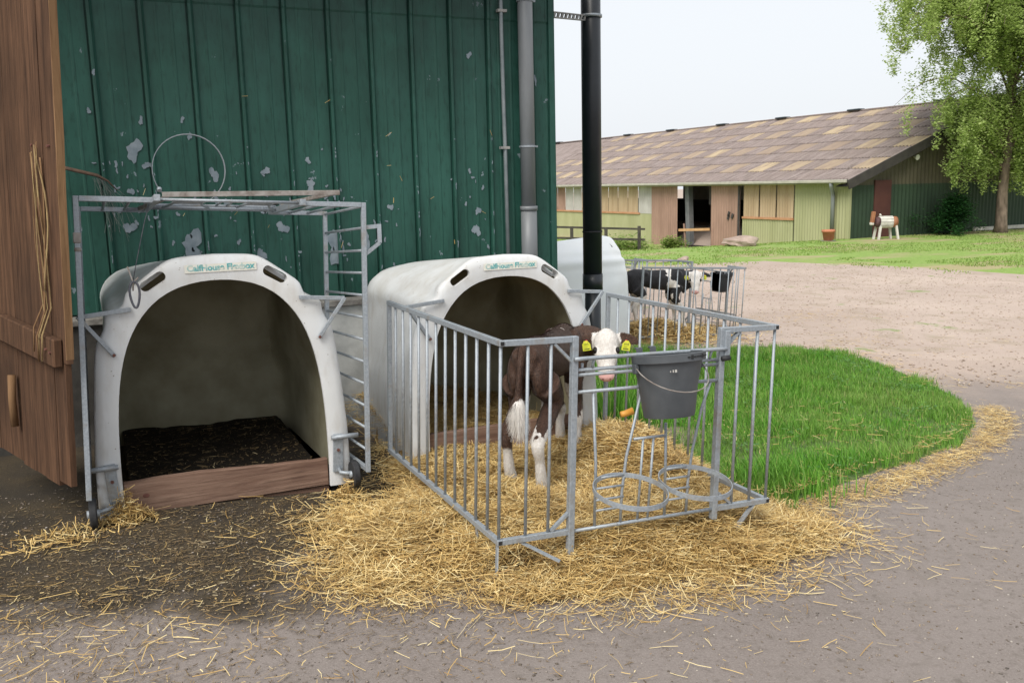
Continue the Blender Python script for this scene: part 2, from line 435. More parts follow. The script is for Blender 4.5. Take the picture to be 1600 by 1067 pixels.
# barn
MAT['bgreen'] = simple('pale_green_sheet', (.31, .315, .165, 1), (.385, .385, .22, 1), 1.2, .6, 0, .05, stretch=(1, 1, .3))
MAT['bdgreen'] = simple('dark_green_gable_sheet', (.016, .034, .019, 1), (.026, .052, .028, 1), .8, .7, 0, .05)  # dark green paint, lowered further for the shade of the tree crown
MAT['bolive'] = simple('olive_gable_sheet', (.065, .055, .036, 1), (.10, .085, .055, 1), .8, .7)  # olive sheet, its colour lowered for the tree shade as well
MAT['bbeige'] = simple('beige_light_sheet', (.38, .27, .165, 1), (.48, .36, .235, 1), 1.5, .6, stretch=(1, 2, .3))
MAT['bgrey'] = simple('grey_light_sheet', (.40, .38, .36, 1), (.5, .48, .46, 1), 1.5, .6)
MAT['bbrown'] = simple('brown_door_sheet', (.27, .165, .125, 1), (.36, .225, .175, 1), 1.6, .7, stretch=(1, 1, .4))
MAT['bred'] = simple('dark_red_door', (.065, .018, .016, 1), (.09, .028, .022, 1), 1.6, .7)
MAT['orange'] = simple('rusty_orange_sill', (.42, .20, .10, 1), (.5, .27, .15, 1), 3, .8)
MAT['barge'] = simple('dark_barge_board', (.035, .03, .03, 1), (.055, .048, .045, 1), 3, .8)
MAT['gutter'] = simple('pale_gutter', (.34, .33, .27, 1), (.44, .42, .36, 1), 3, .6)
t = NT('fibre_cement_roof')
oi = t.n('ShaderNodeObjectInfo')
n1 = t.noise(3, 8, t.map((.22, 2.4, 1), 'Object')); n2 = t.noise(22, 5)
c = t.mix(t.ramp(n1, [(.3, 0.), (.7, 1.)]), (.13, .10, .09, 1), (.31, .26, .25, 1))
c = t.mix(t.ramp(n2, [(.5, 0.), (.75, .5)]), c, (.38, .33, .31, 1))
c = t.mix(t.ramp(oi.outputs['Random'], [(0, 0.), (1, .45)]), c, (.25, .20, .18, 1))
t.base(c); t.rough(.9); t.bump(n2, .3, .01)
MAT['roof'] = t.m
MAT['skyl'] = simple('yellowed_rooflight', (.27, .20, .15, 1), (.44, .35, .23, 1), 2.2, .6, stretch=(.5, 2, 1), lo=.3, hi=.55)
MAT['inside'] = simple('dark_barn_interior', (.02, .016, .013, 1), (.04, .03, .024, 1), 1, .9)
MAT['ventcap'] = simple('ridge_vent', (.02, .04, .05, 1), (.04, .05, .06, 1), 3, .7)
MAT['terra'] = simple('terracotta', (.42, .15, .08, 1), (.5, .2, .11, 1), 6, .8)
MAT['rock'] = simple('granite_boulder', (.27, .20, .165, 1), (.42, .33, .28, 1), 3, .9, 0, .5, 8, .05)
MAT['cowwhite'] = simple('white_painted_wood', (.46, .44, .40, 1), (.66, .64, .60, 1), 4, .7)
MAT['cowbrown'] = simple('brown_painted_wood', (.26, .10, .05, 1), (.34, .15, .07, 1), 6, .7)
MAT['cowdark'] = simple('dark_painted_wood', (.07, .03, .035, 1), (.1, .05, .05, 1), 6, .7)
MAT['rail'] = simple('dark_fence_wood', (.05, .045, .04, 1), (.09, .08, .07, 1), 4, .9)
MAT['plank'] = simple('fresh_plank', (.5, .28, .13, 1), (.58, .36, .18, 1), 4, .8)
MAT['pole_grey'] = simple('grey_steel_column', (.13, .14, .15, 1), (.2, .2, .21, 1), 4, .7)
MAT['stalk'] = simple('dull_plant_stalk', (.20, .13, .06, 1), (.36, .26, .12, 1), 14, .9)
MAT['web'] = simple('dusty_cobweb', (.10, .12, .11, 1), (.16, .17, .16, 1), 30, .9)

t = NT('yellowed_rooflight'); oi = t.n('ShaderNodeObjectInfo'); nn__ = t.noise(2.2, 7, t.map((.5, 2, 1)))
c = t.mix(t.ramp(nn__, [(.3, 0.), (.6, 1.)]), (.24, .18, .14, 1), (.44, .35, .23, 1))
c = t.mix(t.ramp(oi.outputs['Random'], [(.2, 0.), (1, .8)]), c, (.25, .19, .155, 1)); t.base(c); t.rough(.7); t.bump(t.noise(20, 4), .3, .01)
MAT['skyl'] = t.m
def worldify(m):
    nt_ = m.node_tree; g_ = nt_.nodes.new('ShaderNodeNewGeometry')
    for l_ in list(nt_.links):
        if l_.from_node.type == 'TEX_COORD' and l_.from_socket.name == 'Object': nt_.links.new(g_.outputs['Position'], l_.to_socket)
for k_ in ('green', 'roof', 'skyl', 'bgreen', 'bbeige', 'bbrown', 'plinth'): worldify(MAT[k_])

# ------------------------------------------------------------------ ground sheets
def sheet(name, polyfn, nu, nv, dz, mat, **kw):
    vs = []; fs = []
    for i in range(nu + 1):
        for j in range(nv + 1):
            x, y = polyfn(i / nu, j / nv); vs.append((x, y, tz(x, y) + dz - (.035 if j == 0 and name in ('yard', 'lawn') else 0)))
    for i in range(nu):
        for j in range(nv):
            a = i * (nv + 1) + j; fs.append((a, a + nv + 1, a + nv + 2, a + 1))
    m = MB(); m.add(vs, fs)
    o = m.build(name, mat, smooth=True)
    for p in o.data.polygons:
        pass
    if o.data.polygons[0].normal.z < 0: o.data.flip_normals()
    return tag(o, kind='structure', **kw)
def wob(x, s=1.0):
    return math.sin(x * 1.7) * .5 + math.sin(x * 4.1 + 1) * .3 + math.sin(x * 9.3 + 2) * .2 + .25 * math.sin(x * 23)
def gspace(i, n, near, far):
    return i
def grid_xy(u, v):
    X = lambda q: -60 + 0 * q
    return X(u), v
# base ground, graded grid fine near the camera
xs = sorted(set([round(-120 + 10 * i, 3) for i in range(11)] + [round(-14 + i * .5, 3) for i in range(100)] + [36 + 8 * i for i in range(18)]))
ys = sorted(set([round(-60 + 8 * i, 3) for i in range(7)] + [round(-4 + i * .5, 3) for i in range(100)] + [46 + 10 * i for i in range(16)]))
m = MB()
vs = [(x, y, tz(x, y)) for x in xs for y in ys]
ny = len(ys)
fs = [(i * ny + j, (i + 1) * ny + j, (i + 1) * ny + j + 1, i * ny + j + 1) for i in range(len(xs) - 1) for j in range(ny - 1)]
m.add(vs, fs); o = m.build('ground', MAT['ground'], smooth=True); tag(o, kind='structure', label='grey asphalt apron with damp manure stain')

def poly_at(pts, t):
    L = [0]
    for a, b in zip(pts, pts[1:]): L.append(L[-1] + math.dist(a, b))
    s = t * L[-1]
    for i in range(len(pts) - 1):
        if s <= L[i + 1] + 1e-9:
            k = (s - L[i]) / (L[i + 1] - L[i]); return (pts[i][0] + (pts[i + 1][0] - pts[i][0]) * k, pts[i][1] + (pts[i + 1][1] - pts[i][1]) * k)
    return pts[-1]
# gravel yard
yf = [(3.6, 11.5), (6, 9.9), (7.6, 9.3), (8.0, 8.5), (8.35, 7.6), (9.0, 6.9), (10.4, 5.6), (13, 3.4), (18, -1), (28, -6)]
yb = [(3.6, 23), (8, 21.5), (11.65, 19.9), (14.5, 20.4), (16.77, 20.2), (18.65, 16.6), (19.2, 13.6), (21.5, 9.5), (27, 4), (38, 0)]
def yard_fn(u, v):
    a = poly_at(yf, u); b = poly_at(yb, u)
    w_ = wob(u * 30) * .12 * (1 - v)
    return (a[0] + (b[0] - a[0]) * v + w_, a[1] + (b[1] - a[1]) * v + w_)
sheet('yard', yard_fn, 90, 30, .006, MAT['yard'], label='pale pinkish gravel yard')
# far lawn
lf = [(3.6, 22.4), (8, 20.9), (11.65, 19.37), (14.5, 19.9), (16.77, 19.75), (17.9, 17.4), (18.65, 16.09), (19.0, 13.6), (21, 9.3), (26.5, 3.8), (37, 0)]
lb = [(3.6, 54), (14, 54), (25.7, 53), (25.7, 46), (25.75, 38), (25.8, 30), (26.2, 26.4), (34, 26.3), (45, 26.3), (56, 20), (70, 8)]
def lawn_fn(u, v):
    a = poly_at(lf, u); b = poly_at(lb, u)
    w_ = wob(u * 60) * .22 * (1 - v)
    return (a[0] + (b[0] - a[0]) * v + w_ * .4, a[1] + (b[1] - a[1]) * v + w_)
sheet('lawn', lawn_fn, 130, 40, .012, MAT['lawn'], label='sunny lawn with dry patches in front of the long barn')

# grass island by the pen
isl = [(2.95, 5.35), (3.05, 4.6), (3.2, 4.1), (3.5, 3.95), (3.84, 4.05), (4.24, 4.2), (5.03, 4.40), (5.78, 4.62), (6.59, 5.10), (7.28, 5.88), (7.65, 6.73),
       (7.95, 7.4), (8.05, 8.0), (7.9, 8.6), (7.6, 8.9), (6.6, 9.1), (5.6, 9.2), (4.6, 9.4), (3.75, 9.6), (3.6, 8.5), (3.5, 7.2), (3.3, 6.6), (3.05, 6.0)]
def smooth_poly(P, it=2):
    for _ in range(it):
        Q = []
        for i in range(len(P)):
            a, b = P[i], P[(i + 1) % len(P)]
            Q += [(.75 * a[0] + .25 * b[0], .75 * a[1] + .25 * b[1]), (.25 * a[0] + .75 * b[0], .25 * a[1] + .75 * b[1])]
        P = Q
    return P
islS = smooth_poly(isl)
cx_, cy_ = 5.4, 6.8
def isl_fn(u, v):
    k = u * len(islS); i = int(k) % len(islS); f_ = k - int(k)
    a = islS[i]; b = islS[(i + 1) % len(islS)]
    p = (a[0] + (b[0] - a[0]) * f_, a[1] + (b[1] - a[1]) * f_)
    r = .02 + .98 * v
    return (cx_ + (p[0] - cx_) * r, cy_ + (p[1] - cy_) * r)
sheet('grass_verge', isl_fn, 92, 14, .004, MAT['gsoil'], label='soil under the rounded grass verge beside the pen')

def in_poly(P, x, y):
    x = np.asarray(x); y = np.asarray(y); c = np.zeros(x.shape, bool); n = len(P)
    for i in range(n):
        x0, y0 = P[i]; x1, y1 = P[(i + 1) % n]
        if y0 == y1: continue
        k = ((y0 > y) != (y1 > y)) & (x < (x1 - x0) * (y - y0) / (y1 - y0) + x0)
        c ^= k
    return c
def vnoise(x, y, s, seed=0):
    # cheap smooth value noise
    X = x * s + seed * 17.3; Y = y * s + seed * 5.1
    i = np.floor(X).astype(int); j = np.floor(Y).astype(int); fx = X - i; fy = Y - j
    fx = fx * fx * (3 - 2 * fx); fy = fy * fy * (3 - 2 * fy)
    def h(a, b):
        q = np.sin(a * 127.1 + b * 311.7) * 43758.5453; return q - np.floor(q)
    return (h(i, j) * (1 - fx) + h(i + 1, j) * fx) * (1 - fy) + (h(i, j + 1) * (1 - fx) + h(i + 1, j + 1) * fx) * fy

def blades(n, px, py, pz, hmin, hmax, wd, lean=.5, seed=1):
    r = np.random.default_rng(seed)
    h = r.uniform(hmin, hmax, n) if np.isscalar(hmin) else hmin + (hmax - hmin) * r.random(n)
    a = r.uniform(0, 2 * PI, n); ln = r.uniform(0.1, lean, n) * h
    wx = np.cos(a + 1.3); wy = np.sin(a + 1.3)
    V = np.zeros((n, 5, 3))
    for k, (t_, ws) in enumerate(((0, 1), (0, -1), (.55, .8), (.55, -.8), (1, 0))):
        V[:, k, 0] = px + np.cos(a) * ln * t_ ** 2 + wx * ws * wd / 2
        V[:, k, 1] = py + np.sin(a) * ln * t_ ** 2 + wy * ws * wd / 2
        V[:, k, 2] = pz + h * (t_ if t_ < 1 else .97)
    return V
def soil_fn(u, v):
    a = 2 * PI * u; r_ = .03 + v * (1 + .25 * math.sin(3 * a + 1) + .12 * math.sin(7 * a)); return (3.62 + .40 * r_ * math.cos(a), 5.55 + .42 * r_ * math.sin(a))
sheet('bare_soil', soil_fn, 40, 6, .012, MAT['soil'], label='bare trampled soil showing in the verge beside the pen')
# near grass
N = 150000
x = rng.uniform(2.9, 8.3, N); y = rng.uniform(3.8, 9.7, N)
dens = np.clip(vnoise(x, y, 1.6, 1) * .6 + vnoise(x, y, 5, 2) * .6, 0, 1)
bare = np.exp(-(((x - 3.6) / .42) ** 2 + ((y - 5.55) / .45) ** 2)) + np.exp(-(((x - 6.9) / 1.1) ** 2 + ((y - 9.1) / .35) ** 2))
ex = (vnoise(x, y, 9, 5) - .5) * .26 + (vnoise(x, y, 2.5, 6) - .5) * .3
ok = in_poly(islS, x + ex, y + ex) & (rng.random(N) < (.35 + dens) * (1 - bare * 1.1))
ok &= ~((x < 3.02) & (y > 5.2)) 
x = x[ok]; y = y[ok]
hh = .02 + .10 * vnoise(x, y, 2.2, 3) ** 1.5 + .05 * vnoise(x, y, 6, 4)
V = blades(len(x), x, y, terr(x, y), hh * .45, hh * 1.15, .005, .9)
# 2 quads+tri -> use triangles only
T3 = [(0, 1, 3), (0, 3, 2), (2, 3, 4)]
o = link('grass', mass('grass', V, 5, T3, MAT['grass'])); tag(o, 'bright green grass of the rounded verge right of the pen', 'grass', kind='stuff')
# tall weeds beside the pen
def tuft(name, label, cx, cy, n, h, spread, seed, mat='grass'):
    r = np.random.default_rng(seed)
    px = cx + r.normal(0, spread, n); py = cy + r.normal(0, spread, n)
    V = blades(n, px, py, terr(px, py), h * .5, h, .008, .7, seed)
    o = link(name, mass(name, V, 5, T3, MAT[mat])); tag(o, label, 'grass', kind='stuff')
tuft('grass_tuft', 'tall wispy grass tuft right behind the brown calf\'s head, by the black pipe', 3.55, 6.1, 420, .55, .16, 3)
tuft('grass_tuft', 'tall green tuft between the pen side rails and the second clean hutch', 4.3, 7.3, 480, .50, .22, 4)
tuft('grass_tuft', 'broad leafy tuft seen through the right side bars of the pen, nearer the gravel', 5.3, 7.7, 520, .38, .25, 5)
tuft('grass_tuft', 'low dense tuft at the right front corner of the verge by the straw', 3.75, 4.25, 700, .20, .16, 6)
# far lawn blades
N = 90000
uu = rng.random(N); vv = rng.random(N) ** 1.0
P = np.array([lawn_fn(a, b) for a, b in zip(uu[:14000], vv[:14000])])
N = 150000
P = P[rng.integers(0, len(P), N)] + rng.normal(0, .35, (N, 2))
ok = (P[:, 1] < 25.9) | (P[:, 0] < 25.6)
ok &= (P[:, 0] > 9)
dry = vnoise(P[:, 0], P[:, 1], .5, 8)
ok &= (dry + .25 * vnoise(P[:, 0], P[:, 1], 2.5, 4)) < .70
P = P[ok]
V = blades(len(P), P[:, 0], P[:, 1], terr(P[:, 0], P[:, 1]) + .008, .012, .05, .028, 1.2, 9)
o = link('lawn_grass', mass('lawn_grass', V, 5, T3, MAT['grass_far'])); tag(o, 'short grass of the far lawn in front of the barn', 'grass', kind='stuff')

# ------------------------------------------------------------------ straw
def mound(x, y):
    inside = lambda a, b, c_, d_, s: 1 / (1 + np.exp(-(x - a) / s)) * 1 / (1 + np.exp((x - b) / s)) * 1 / (1 + np.exp(-(y - c_) / s)) * 1 / (1 + np.exp((y - d_) / s))
    h = .125 * inside(1.55, 3.0, 3.55, 6.9, .09)
    h += .25 * np.exp(-(((x - 2.93) / .27) ** 2 + ((y - 4.55) / .72) ** 2))
    h += .10 * np.exp(-(((x - 2.45) / .75) ** 2 + ((y - 3.55) / .24) ** 2))
    h += .14 * np.exp(-(((x - 2.1) / .8) ** 2 + ((y - 6.2) / .55) ** 2))
    h += .09 * np.exp(-(((x - 1.32) / .28) ** 2 + ((y - 4.1) / .42) ** 2))
    h -= .055 * np.exp(-(((x - 2.2) / .38) ** 2 + ((y - 4.5) / .38) ** 2)) + .03 * np.exp(-(((x - 2.68) / .2) ** 2 + ((y - 5.0) / .25) ** 2))
    k = np.clip(h / .05, 0, 1)
    h = h + k * (.07 * (vnoise(x, y, 4, 11) - .5) + .045 * (vnoise(x, y, 10, 12) - .5))
    return h
BL = [  # x, y, rx, ry, weight
    (2.25, 4.5, .85, 1.1, 1.6), (2.5, 3.52, .75, .27, 1.5), (1.35, 4.1, .42, .58, 1.1), (1.1, 3.75, .34, .34, .7), (1.9, 3.36, .55, .17, 1.0), (2.3, 6.0, .6, .7, 1.3),
    (3.2, 3.75, .28, .38, 1.2), (3.0, 4.6, .34, .95, 1.5)]
def sdens(x, y):
    d = np.zeros_like(x)
    for a, b, rx, ry, w_ in BL:
        d = np.maximum(d, w_ * np.exp(-(((x - a) / rx) ** 2 + ((y - b) / ry) ** 2) ** 1.5))
    d = d * (1 - .93 / (1 + np.exp((x - 1.50) / .04)) / (1 + np.exp(-(y - 4.62) / .07)))
    return d
def straws(px, py, pz, lmin, lmax, wd, seed, tilt=.35, align=None):
    r = np.random.default_rng(seed); n = len(px)
    L = lmin + (lmax - lmin) * r.random(n) ** 2.3
    a = r.uniform(0, 2 * PI, n)
    if align is not None: a = align + r.normal(0, .7, n)
    ti = r.normal(0, tilt, n); bend = r.normal(0, .05, n)
    W = wd * r.uniform(.6, 1.3, n)
    V = np.zeros((n, 6, 3))
    for k in range(3):
        s = (k - 1) * .5 * L
        bx = np.cos(a) * s * np.cos(ti); by = np.sin(a) * s * np.cos(ti); bz = s * np.sin(ti)
        off = (bend * L) * (1 if k == 1 else 0)
        cx = px + bx - np.sin(a) * off; cy = py + by + np.cos(a) * off; cz = pz + np.abs(bz) * .55 + bz * .45 + (np.abs(off) * .3)
        tw = r.uniform(-.7, .7, n) if k == 0 else tw
        for q, sgn in enumerate((-1, 1)):
            V[:, k * 2 + q, 0] = cx - np.sin(a) * sgn * W / 2 * np.cos(tw)
            V[:, k * 2 + q, 1] = cy + np.cos(a) * sgn * W / 2 * np.cos(tw)
            V[:, k * 2 + q, 2] = cz + sgn * W / 2 * np.sin(tw)
    return V
SQ = [(0, 1, 3, 2), (2, 3, 5, 4)]
# bed under the straw
vs = []; fs = []
gx = np.linspace(.7, 3.55, 96); gy = np.linspace(3.0, 6.75, 126)
GX, GY = np.meshgrid(gx, gy, indexing='ij')
DD = sdens(GX, GY); HH = mound(GX, GY)
Z = terr(GX, GY) + np.where(DD > .45, HH * .92 + .002, -.03)
m = MB(); nyy = len(gy)
keep = DD > .33
m.add(list(zip(GX.ravel(), GY.ravel(), Z.ravel())), [(i * nyy + j, (i + 1) * nyy + j, (i + 1) * nyy + j + 1, i * nyy + j + 1) for i in range(95) for j in range(125) if keep[i, j] or keep[i + 1, j + 1]])
o = m.build('straw_bed', MAT['bed'], smooth=True); tag(o, 'matted straw layer under the loose golden straw of the pen', 'straw', kind='stuff')
N = 680000
x = rng.uniform(.3, 3.8, N); y = rng.uniform(2.9, 6.7, N)
d = sdens(x, y) * (.55 + .9 * vnoise(x, y, 6, 21))
ok = rng.random(N) < d * .42
# keep out of the wall of the hutch shells
ok &= ~((np.abs(x - 1.635) < .04) & (y > 5.1)) & ~((np.abs(x - 2.965) < .04) & (y > 5.1))
x = x[ok]; y = y[ok]
z = terr(x, y) + mound(x, y) + rng.random(len(x)) ** 2 * .035
V = straws(x, y, z, .03, .20, .0030, 31, .3)
o = link('straw', mass('straw', V, 6, SQ, MAT['straw'])); tag(o, 'loose golden straw heaped in and around the calf pen', 'straw', kind='stuff')
# scattered straw on the dirt and asphalt
pts = []
def scat(n, cx, cy, rx, ry, rot=0, pw=1.0):
    r = rng.normal(0, 1, (n, 2)) * (rx, ry)
    c_, s_ = math.cos(rot), math.sin(rot)
    pts.append(np.stack([cx + r[:, 0] * c_ - r[:, 1] * s_, cy + r[:, 0] * s_ + r[:, 1] * c_], 1))
scat(260, .5, 4.15, .8, .4)
scat(620, -.45, 3.5, .5, .2, -.2)
scat(260, -.3, 3.9, .5, .2, -.1)
scat(600, 1.35, 3.4, .6, .2, -.1)
scat(300, 1.6, 2.9, 1.0, .35, -.1)
scat(200, .9, 2.7, 1.0, .3)
scat(900, 3.3, 3.55, .35, .25, .2)
scat(160, 4.2, 3.3, .9, .45)
scat(420, .98, 4.4, .3, .35)
# belt along the verge edge
for i in range(0, 7000):
    k = random.random(); p = poly_at([(3.3, 3.8), (3.9, 3.98), (4.5, 4.1), (5.2, 4.32), (5.95, 4.58), (6.7, 5.0), (7.15, 5.45)], k)
    pts.append(np.array([[p[0] + random.gauss(0, .10), p[1] + random.gauss(-.03, .085 * (1.3 - .5 * k))]]))
for i in range(700):
    k = random.random(); p = poly_at([(7.3, 6.0), (7.75, 6.8), (8.15, 7.6), (8.1, 8.6), (9.3, 9.0)], k)
    pts.append(np.array([[p[0] + random.gauss(.05, .14), p[1] + random.gauss(0, .14)]]))
scat(260, 8.6, 5.9, .55, .18, -.5)
scat(350, 5.0, 5.2, .9, .4)
scat(420, 9.0, 8.2, 1.6, .5)
scat(500, 10.2, 11.0, .8, .35)
scat(220, 12, 9, 2.5, 1.2)
scat(160, 9.6, 10.2, 1.2, .5)
P = np.concatenate(pts)
P = P[~((P[:, 0] > .0) & (P[:, 0] < 1.2) & (P[:, 1] > 4.93))]
z = terr(P[:, 0], P[:, 1]) + .006 + rng.random(len(P)) * .012
z += np.where(in_poly(islS, P[:, 0], P[:, 1]), .06, 0)
V = straws(P[:, 0], P[:, 1], z, .012, .13, .0026, 41, .12)
o = link('scattered_straw', mass('scattered_straw', V, 6, SQ, MAT['straw'])); tag(o, 'straw stems blown thinly over the dirt and asphalt', 'straw', kind='stuff')
# chopped dull bits trodden into the damp dirt
N = 26000
x = rng.normal(.45, .95, N); y = rng.normal(4.15, .65, N)
ok = (y < 4.93) | (x < -.1) | (x > 1.25)
ok &= (y < 6.3) & (rng.random(N) < .35 + .9 * vnoise(x, y, 3, 33))
x = x[ok]; y = y[ok]
V = straws(x, y, terr(x, y) + .004 + rng.random(len(x)) * .006, .006, .045, .0026, 43, .1)
o = link('trodden_straw', mass('trodden_straw', V, 6, SQ, MAT['straw_old'])); tag(o, 'short dull straw bits trodden into the damp dirt', 'straw', kind='stuff')

N = 150000
x = rng.uniform(.4, 3.7, N); y = rng.uniform(2.95, 6.7, N); ok = rng.random(N) < sdens(x, y) * .7
x = x[ok]; y = y[ok]
V = straws(x, y, terr(x, y) + mound(x, y) + rng.random(len(x)) * .016, .006, .04, .0032, 47, .5)
o = link('chaff', mass('chaff', V, 6, SQ, MAT['chaff'])); tag(o, 'broken chaff between the straw stems of the pen', 'straw', kind='stuff')
def stones(name, label, px, py, dz, smin, smax, mat, seed):
    r = np.random.default_rng(seed); n = len(px); s_ = smin + (smax - smin) * r.random(n) ** 3
    V = np.zeros((n, 6, 3)); D = np.array([[1, 0, 0], [0, 1, 0], [-1, 0, 0], [0, -1, 0], [0, 0, .55], [0, 0, -.5]])
    a = r.uniform(0, 2 * PI, n); ca, sa = np.cos(a), np.sin(a); z = terr(px, py) + dz
    for k in range(6):
        q = D[k] * r.uniform(.6, 1.3, (n, 3))
        V[:, k, 0] = px + (q[:, 0] * ca - q[:, 1] * sa) * s_; V[:, k, 1] = py + (q[:, 0] * sa + q[:, 1] * ca) * s_; V[:, k, 2] = z + q[:, 2] * s_ * .8
    o = link(name, mass(name, V, 6, [(0, 1, 4), (1, 2, 4), (2, 3, 4), (3, 0, 4), (1, 0, 5), (2, 1, 5), (3, 2, 5), (0, 3, 5)], mat)); tag(o, label, 'gravel', kind='stuff')
N = 26000; x = rng.uniform(-1.6, 6.5, N); y = rng.uniform(1.7, 5.6, N)
stones('grit', 'fine grit lying on the asphalt apron', x, y, .001, .0015, .009, MAT['grit'], 5)
N = 22000; x = rng.uniform(6, 18, N); y = rng.uniform(5.5, 19, N); ok = (x * .5 + y * .86 > 9.2) & ~in_poly(islS, x, y); x = x[ok]; y = y[ok]
stones('gravel', 'loose gravel stones on the pinkish yard', x, y, .008, .004, .024, MAT['grit_yard'], 6)
# broad leaved weeds in the verge
N = 16000; x = rng.uniform(3.1, 8.0, N); y = rng.uniform(4.2, 9.2, N)
ok = in_poly(islS, x, y) & (vnoise(x, y, 3.1, 61) > .66) & (rng.random(N) < .9); x = x[ok]; y = y[ok]; n = len(x)
a = rng.uniform(0, 2 * PI, n); s_ = rng.uniform(.008, .022, n)
pos = np.stack([x, y, terr(x, y) + rng.uniform(.02, .09, n)], 1)
ux = np.stack([np.cos(a), np.sin(a), rng.uniform(-.3, .5, n)], 1) * s_[:, None]; vx = np.stack([-np.sin(a), np.cos(a), rng.uniform(-.3, .3, n)], 1) * (s_ * .6)[:, None]
V = np.stack([pos - ux, pos + vx, pos + ux, pos - vx], 1)
o = link('clover', mass('clover', V, 4, [(0, 1, 2, 3)], MAT['clover'])); tag(o, 'low broad leaved clover and weeds among the verge grass', 'weeds', kind='stuff')

# ------------------------------------------------------------------ green building
gb = thing('green_barn', 'dark green metal-clad barn wall with peeling paint behind the hutches', 'barn', (0, 0, 0))
YW = 6.65; XC = 3.42; ZT = 3.9; ZL = .86
rib0 = .079; sp_ = .3085
def panel_mesh(wd, rib=True, z0=ZL, z1=ZT):
    m = MB()
    pf = [(0, .014), (.011, .014), (.013, -.026), (.020, -.031), (.032, -.029), (.050, 0), (.105, 0), (.112, -.004), (.122, -.004), (.129, 0), (.205, 0), (.211, -.004), (.222, -.004), (.229, 0), (wd, 0)]
    pf = [p for p in pf if p[0] <= wd]
    if pf[-1][0] < wd: pf.append((wd, 0))
    vs = []; n = len(pf); zs = [z0, z0 + .7, z0 + 1.4, 2.88, 2.895, z1]
    for k, z_ in enumerate(zs):
        dy = -.006 if k >= 4 else 0
        for p in pf: vs.append((p[0], p[1] + dy, z_))
    fs = [(k * n + i, k * n + i + 1, (k + 1) * n + i + 1, (k + 1) * n + i) for k in range(len(zs) - 1) for i in range(n - 1)]
    back = len(vs)
    m.add(vs, fs)
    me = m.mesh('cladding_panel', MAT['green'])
    for p in me.polygons:
        if p.normal.y > 0: pass
    return me
pm = panel_mesh(sp_)
for k in range(-14, 11):
    x0 = rib0 + sp_ * k
    if x0 + sp_ > XC: continue
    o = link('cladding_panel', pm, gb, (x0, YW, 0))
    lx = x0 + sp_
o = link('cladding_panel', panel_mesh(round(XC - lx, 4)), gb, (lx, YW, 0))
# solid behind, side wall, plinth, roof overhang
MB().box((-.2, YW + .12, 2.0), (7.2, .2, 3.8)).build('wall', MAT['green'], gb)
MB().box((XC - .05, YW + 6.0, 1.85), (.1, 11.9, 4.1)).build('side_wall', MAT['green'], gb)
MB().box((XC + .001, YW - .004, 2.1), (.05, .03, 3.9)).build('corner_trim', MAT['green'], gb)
MB().box((2.15, YW - .06, .30), (2.5, .16, 1.0)).build('plinth', MAT['plinth'], gb)
MB().box((-1.6, YW - .06, .30), (4.98, .16, 1.0)).build('dark_plinth', MAT['plinth_shade'], gb)  # shadowed stretch of plinth, its shade painted into the material
MB().box((-.3, YW - .075, .825), (7.42, .2, .045)).build('ledge', MAT['ledge'], gb, bevel=.006)
m = MB(); m.prism([(YW - .75, 3.72), (YW - .75, 3.82), (YW + 6, 5.6), (YW + 6, 5.48)], 0, -5, XC + .4)
m.build('roof', MAT['barge'], gb)
# bare patches where the paint has peeled
def blob(cx, cz, rx, rz, seed, y=YW - .0035, n=22):
    r = random.Random(seed); poly = []
    for k in range(n):
        a = 2 * PI * k / n; q = .85 + .28 * math.sin(2 * a + seed) + .16 * math.sin(3 * a + seed * 2.3) + .1 * math.sin(7 * a + seed * 5) + r.uniform(-.09, .09)
        poly.append((cx + math.cos(a) * rx * q, cz + math.sin(a) * rz * q))
    return poly
PX = [(.30, 1.93, .045, .085), (.375, 1.83, .03, .03), (.26, 1.66, .02, .03), (.80, 1.76, .028, .06), (.80, 1.60, .02, .05), (.62, 1.28, .075, .11), (.86, 1.55, .02, .04), (1.15, 1.78, .028, .035),
      (1.14, 1.62, .02, .03), (1.24, 1.38, .04, .05), (1.45, 1.85, .02, .025), (1.46, 1.67, .035, .05), (1.57, 1.60, .02, .03), (1.12, 1.50, .02, .025), (.23, 1.42, .035, .05), (1.02, 1.2, .03, .05), (1.85, 1.27, .03, .08),
      (1.62, 1.22, .075, .12), (.36, 2.12, .015, .03), (2.72, 2.62, .02, .03), (2.76, 1.45, .02, .04), (2.74, 1.3, .03, .06), (3.28, 2.45, .01, .05), (.05, 2.18, .015, .02), (.1, 2.42, .012, .02), (.62, 2.13, .012, .025), (.66, 2.02, .012, .035), (2.05, 1.5, .02, .03)]
rp_ = random.Random(99)
for cx0, cz0 in ((.35, 1.6), (.9, 1.5), (1.2, 1.45), (1.65, 1.35), (.62, 1.35), (2.74, 1.5), (2.05, 1.3), (.2, 1.75), (1.5, 1.6)):
    for q_ in range(9): PX.append((cx0 + rp_.gauss(0, .09), cz0 + rp_.gauss(0, .16), rp_.uniform(.004, .013), rp_.uniform(.006, .026)))
for k_ in range(-1, 10):
    for q_ in range(7): PX.append((rib0 + sp_ * k_ + .026, rp_.uniform(1.0, 2.0), .004, rp_.uniform(.006, .02)))
for i, (a, b, rx, rz) in enumerate(PX):
    k = (a - rib0) % sp_
    yy = YW - (.0335 if k < .05 else .0062)
    if k < .05 and rx > .02: a += .06; yy = YW - .0062
    m = MB(); m.prism(blob(a, b, rx * 1.1, rz * .9, i), 1, yy, yy + .003); m.build('peeled_paint_patch', MAT['primer'], gb)
rw = random.Random(17); m = MB()
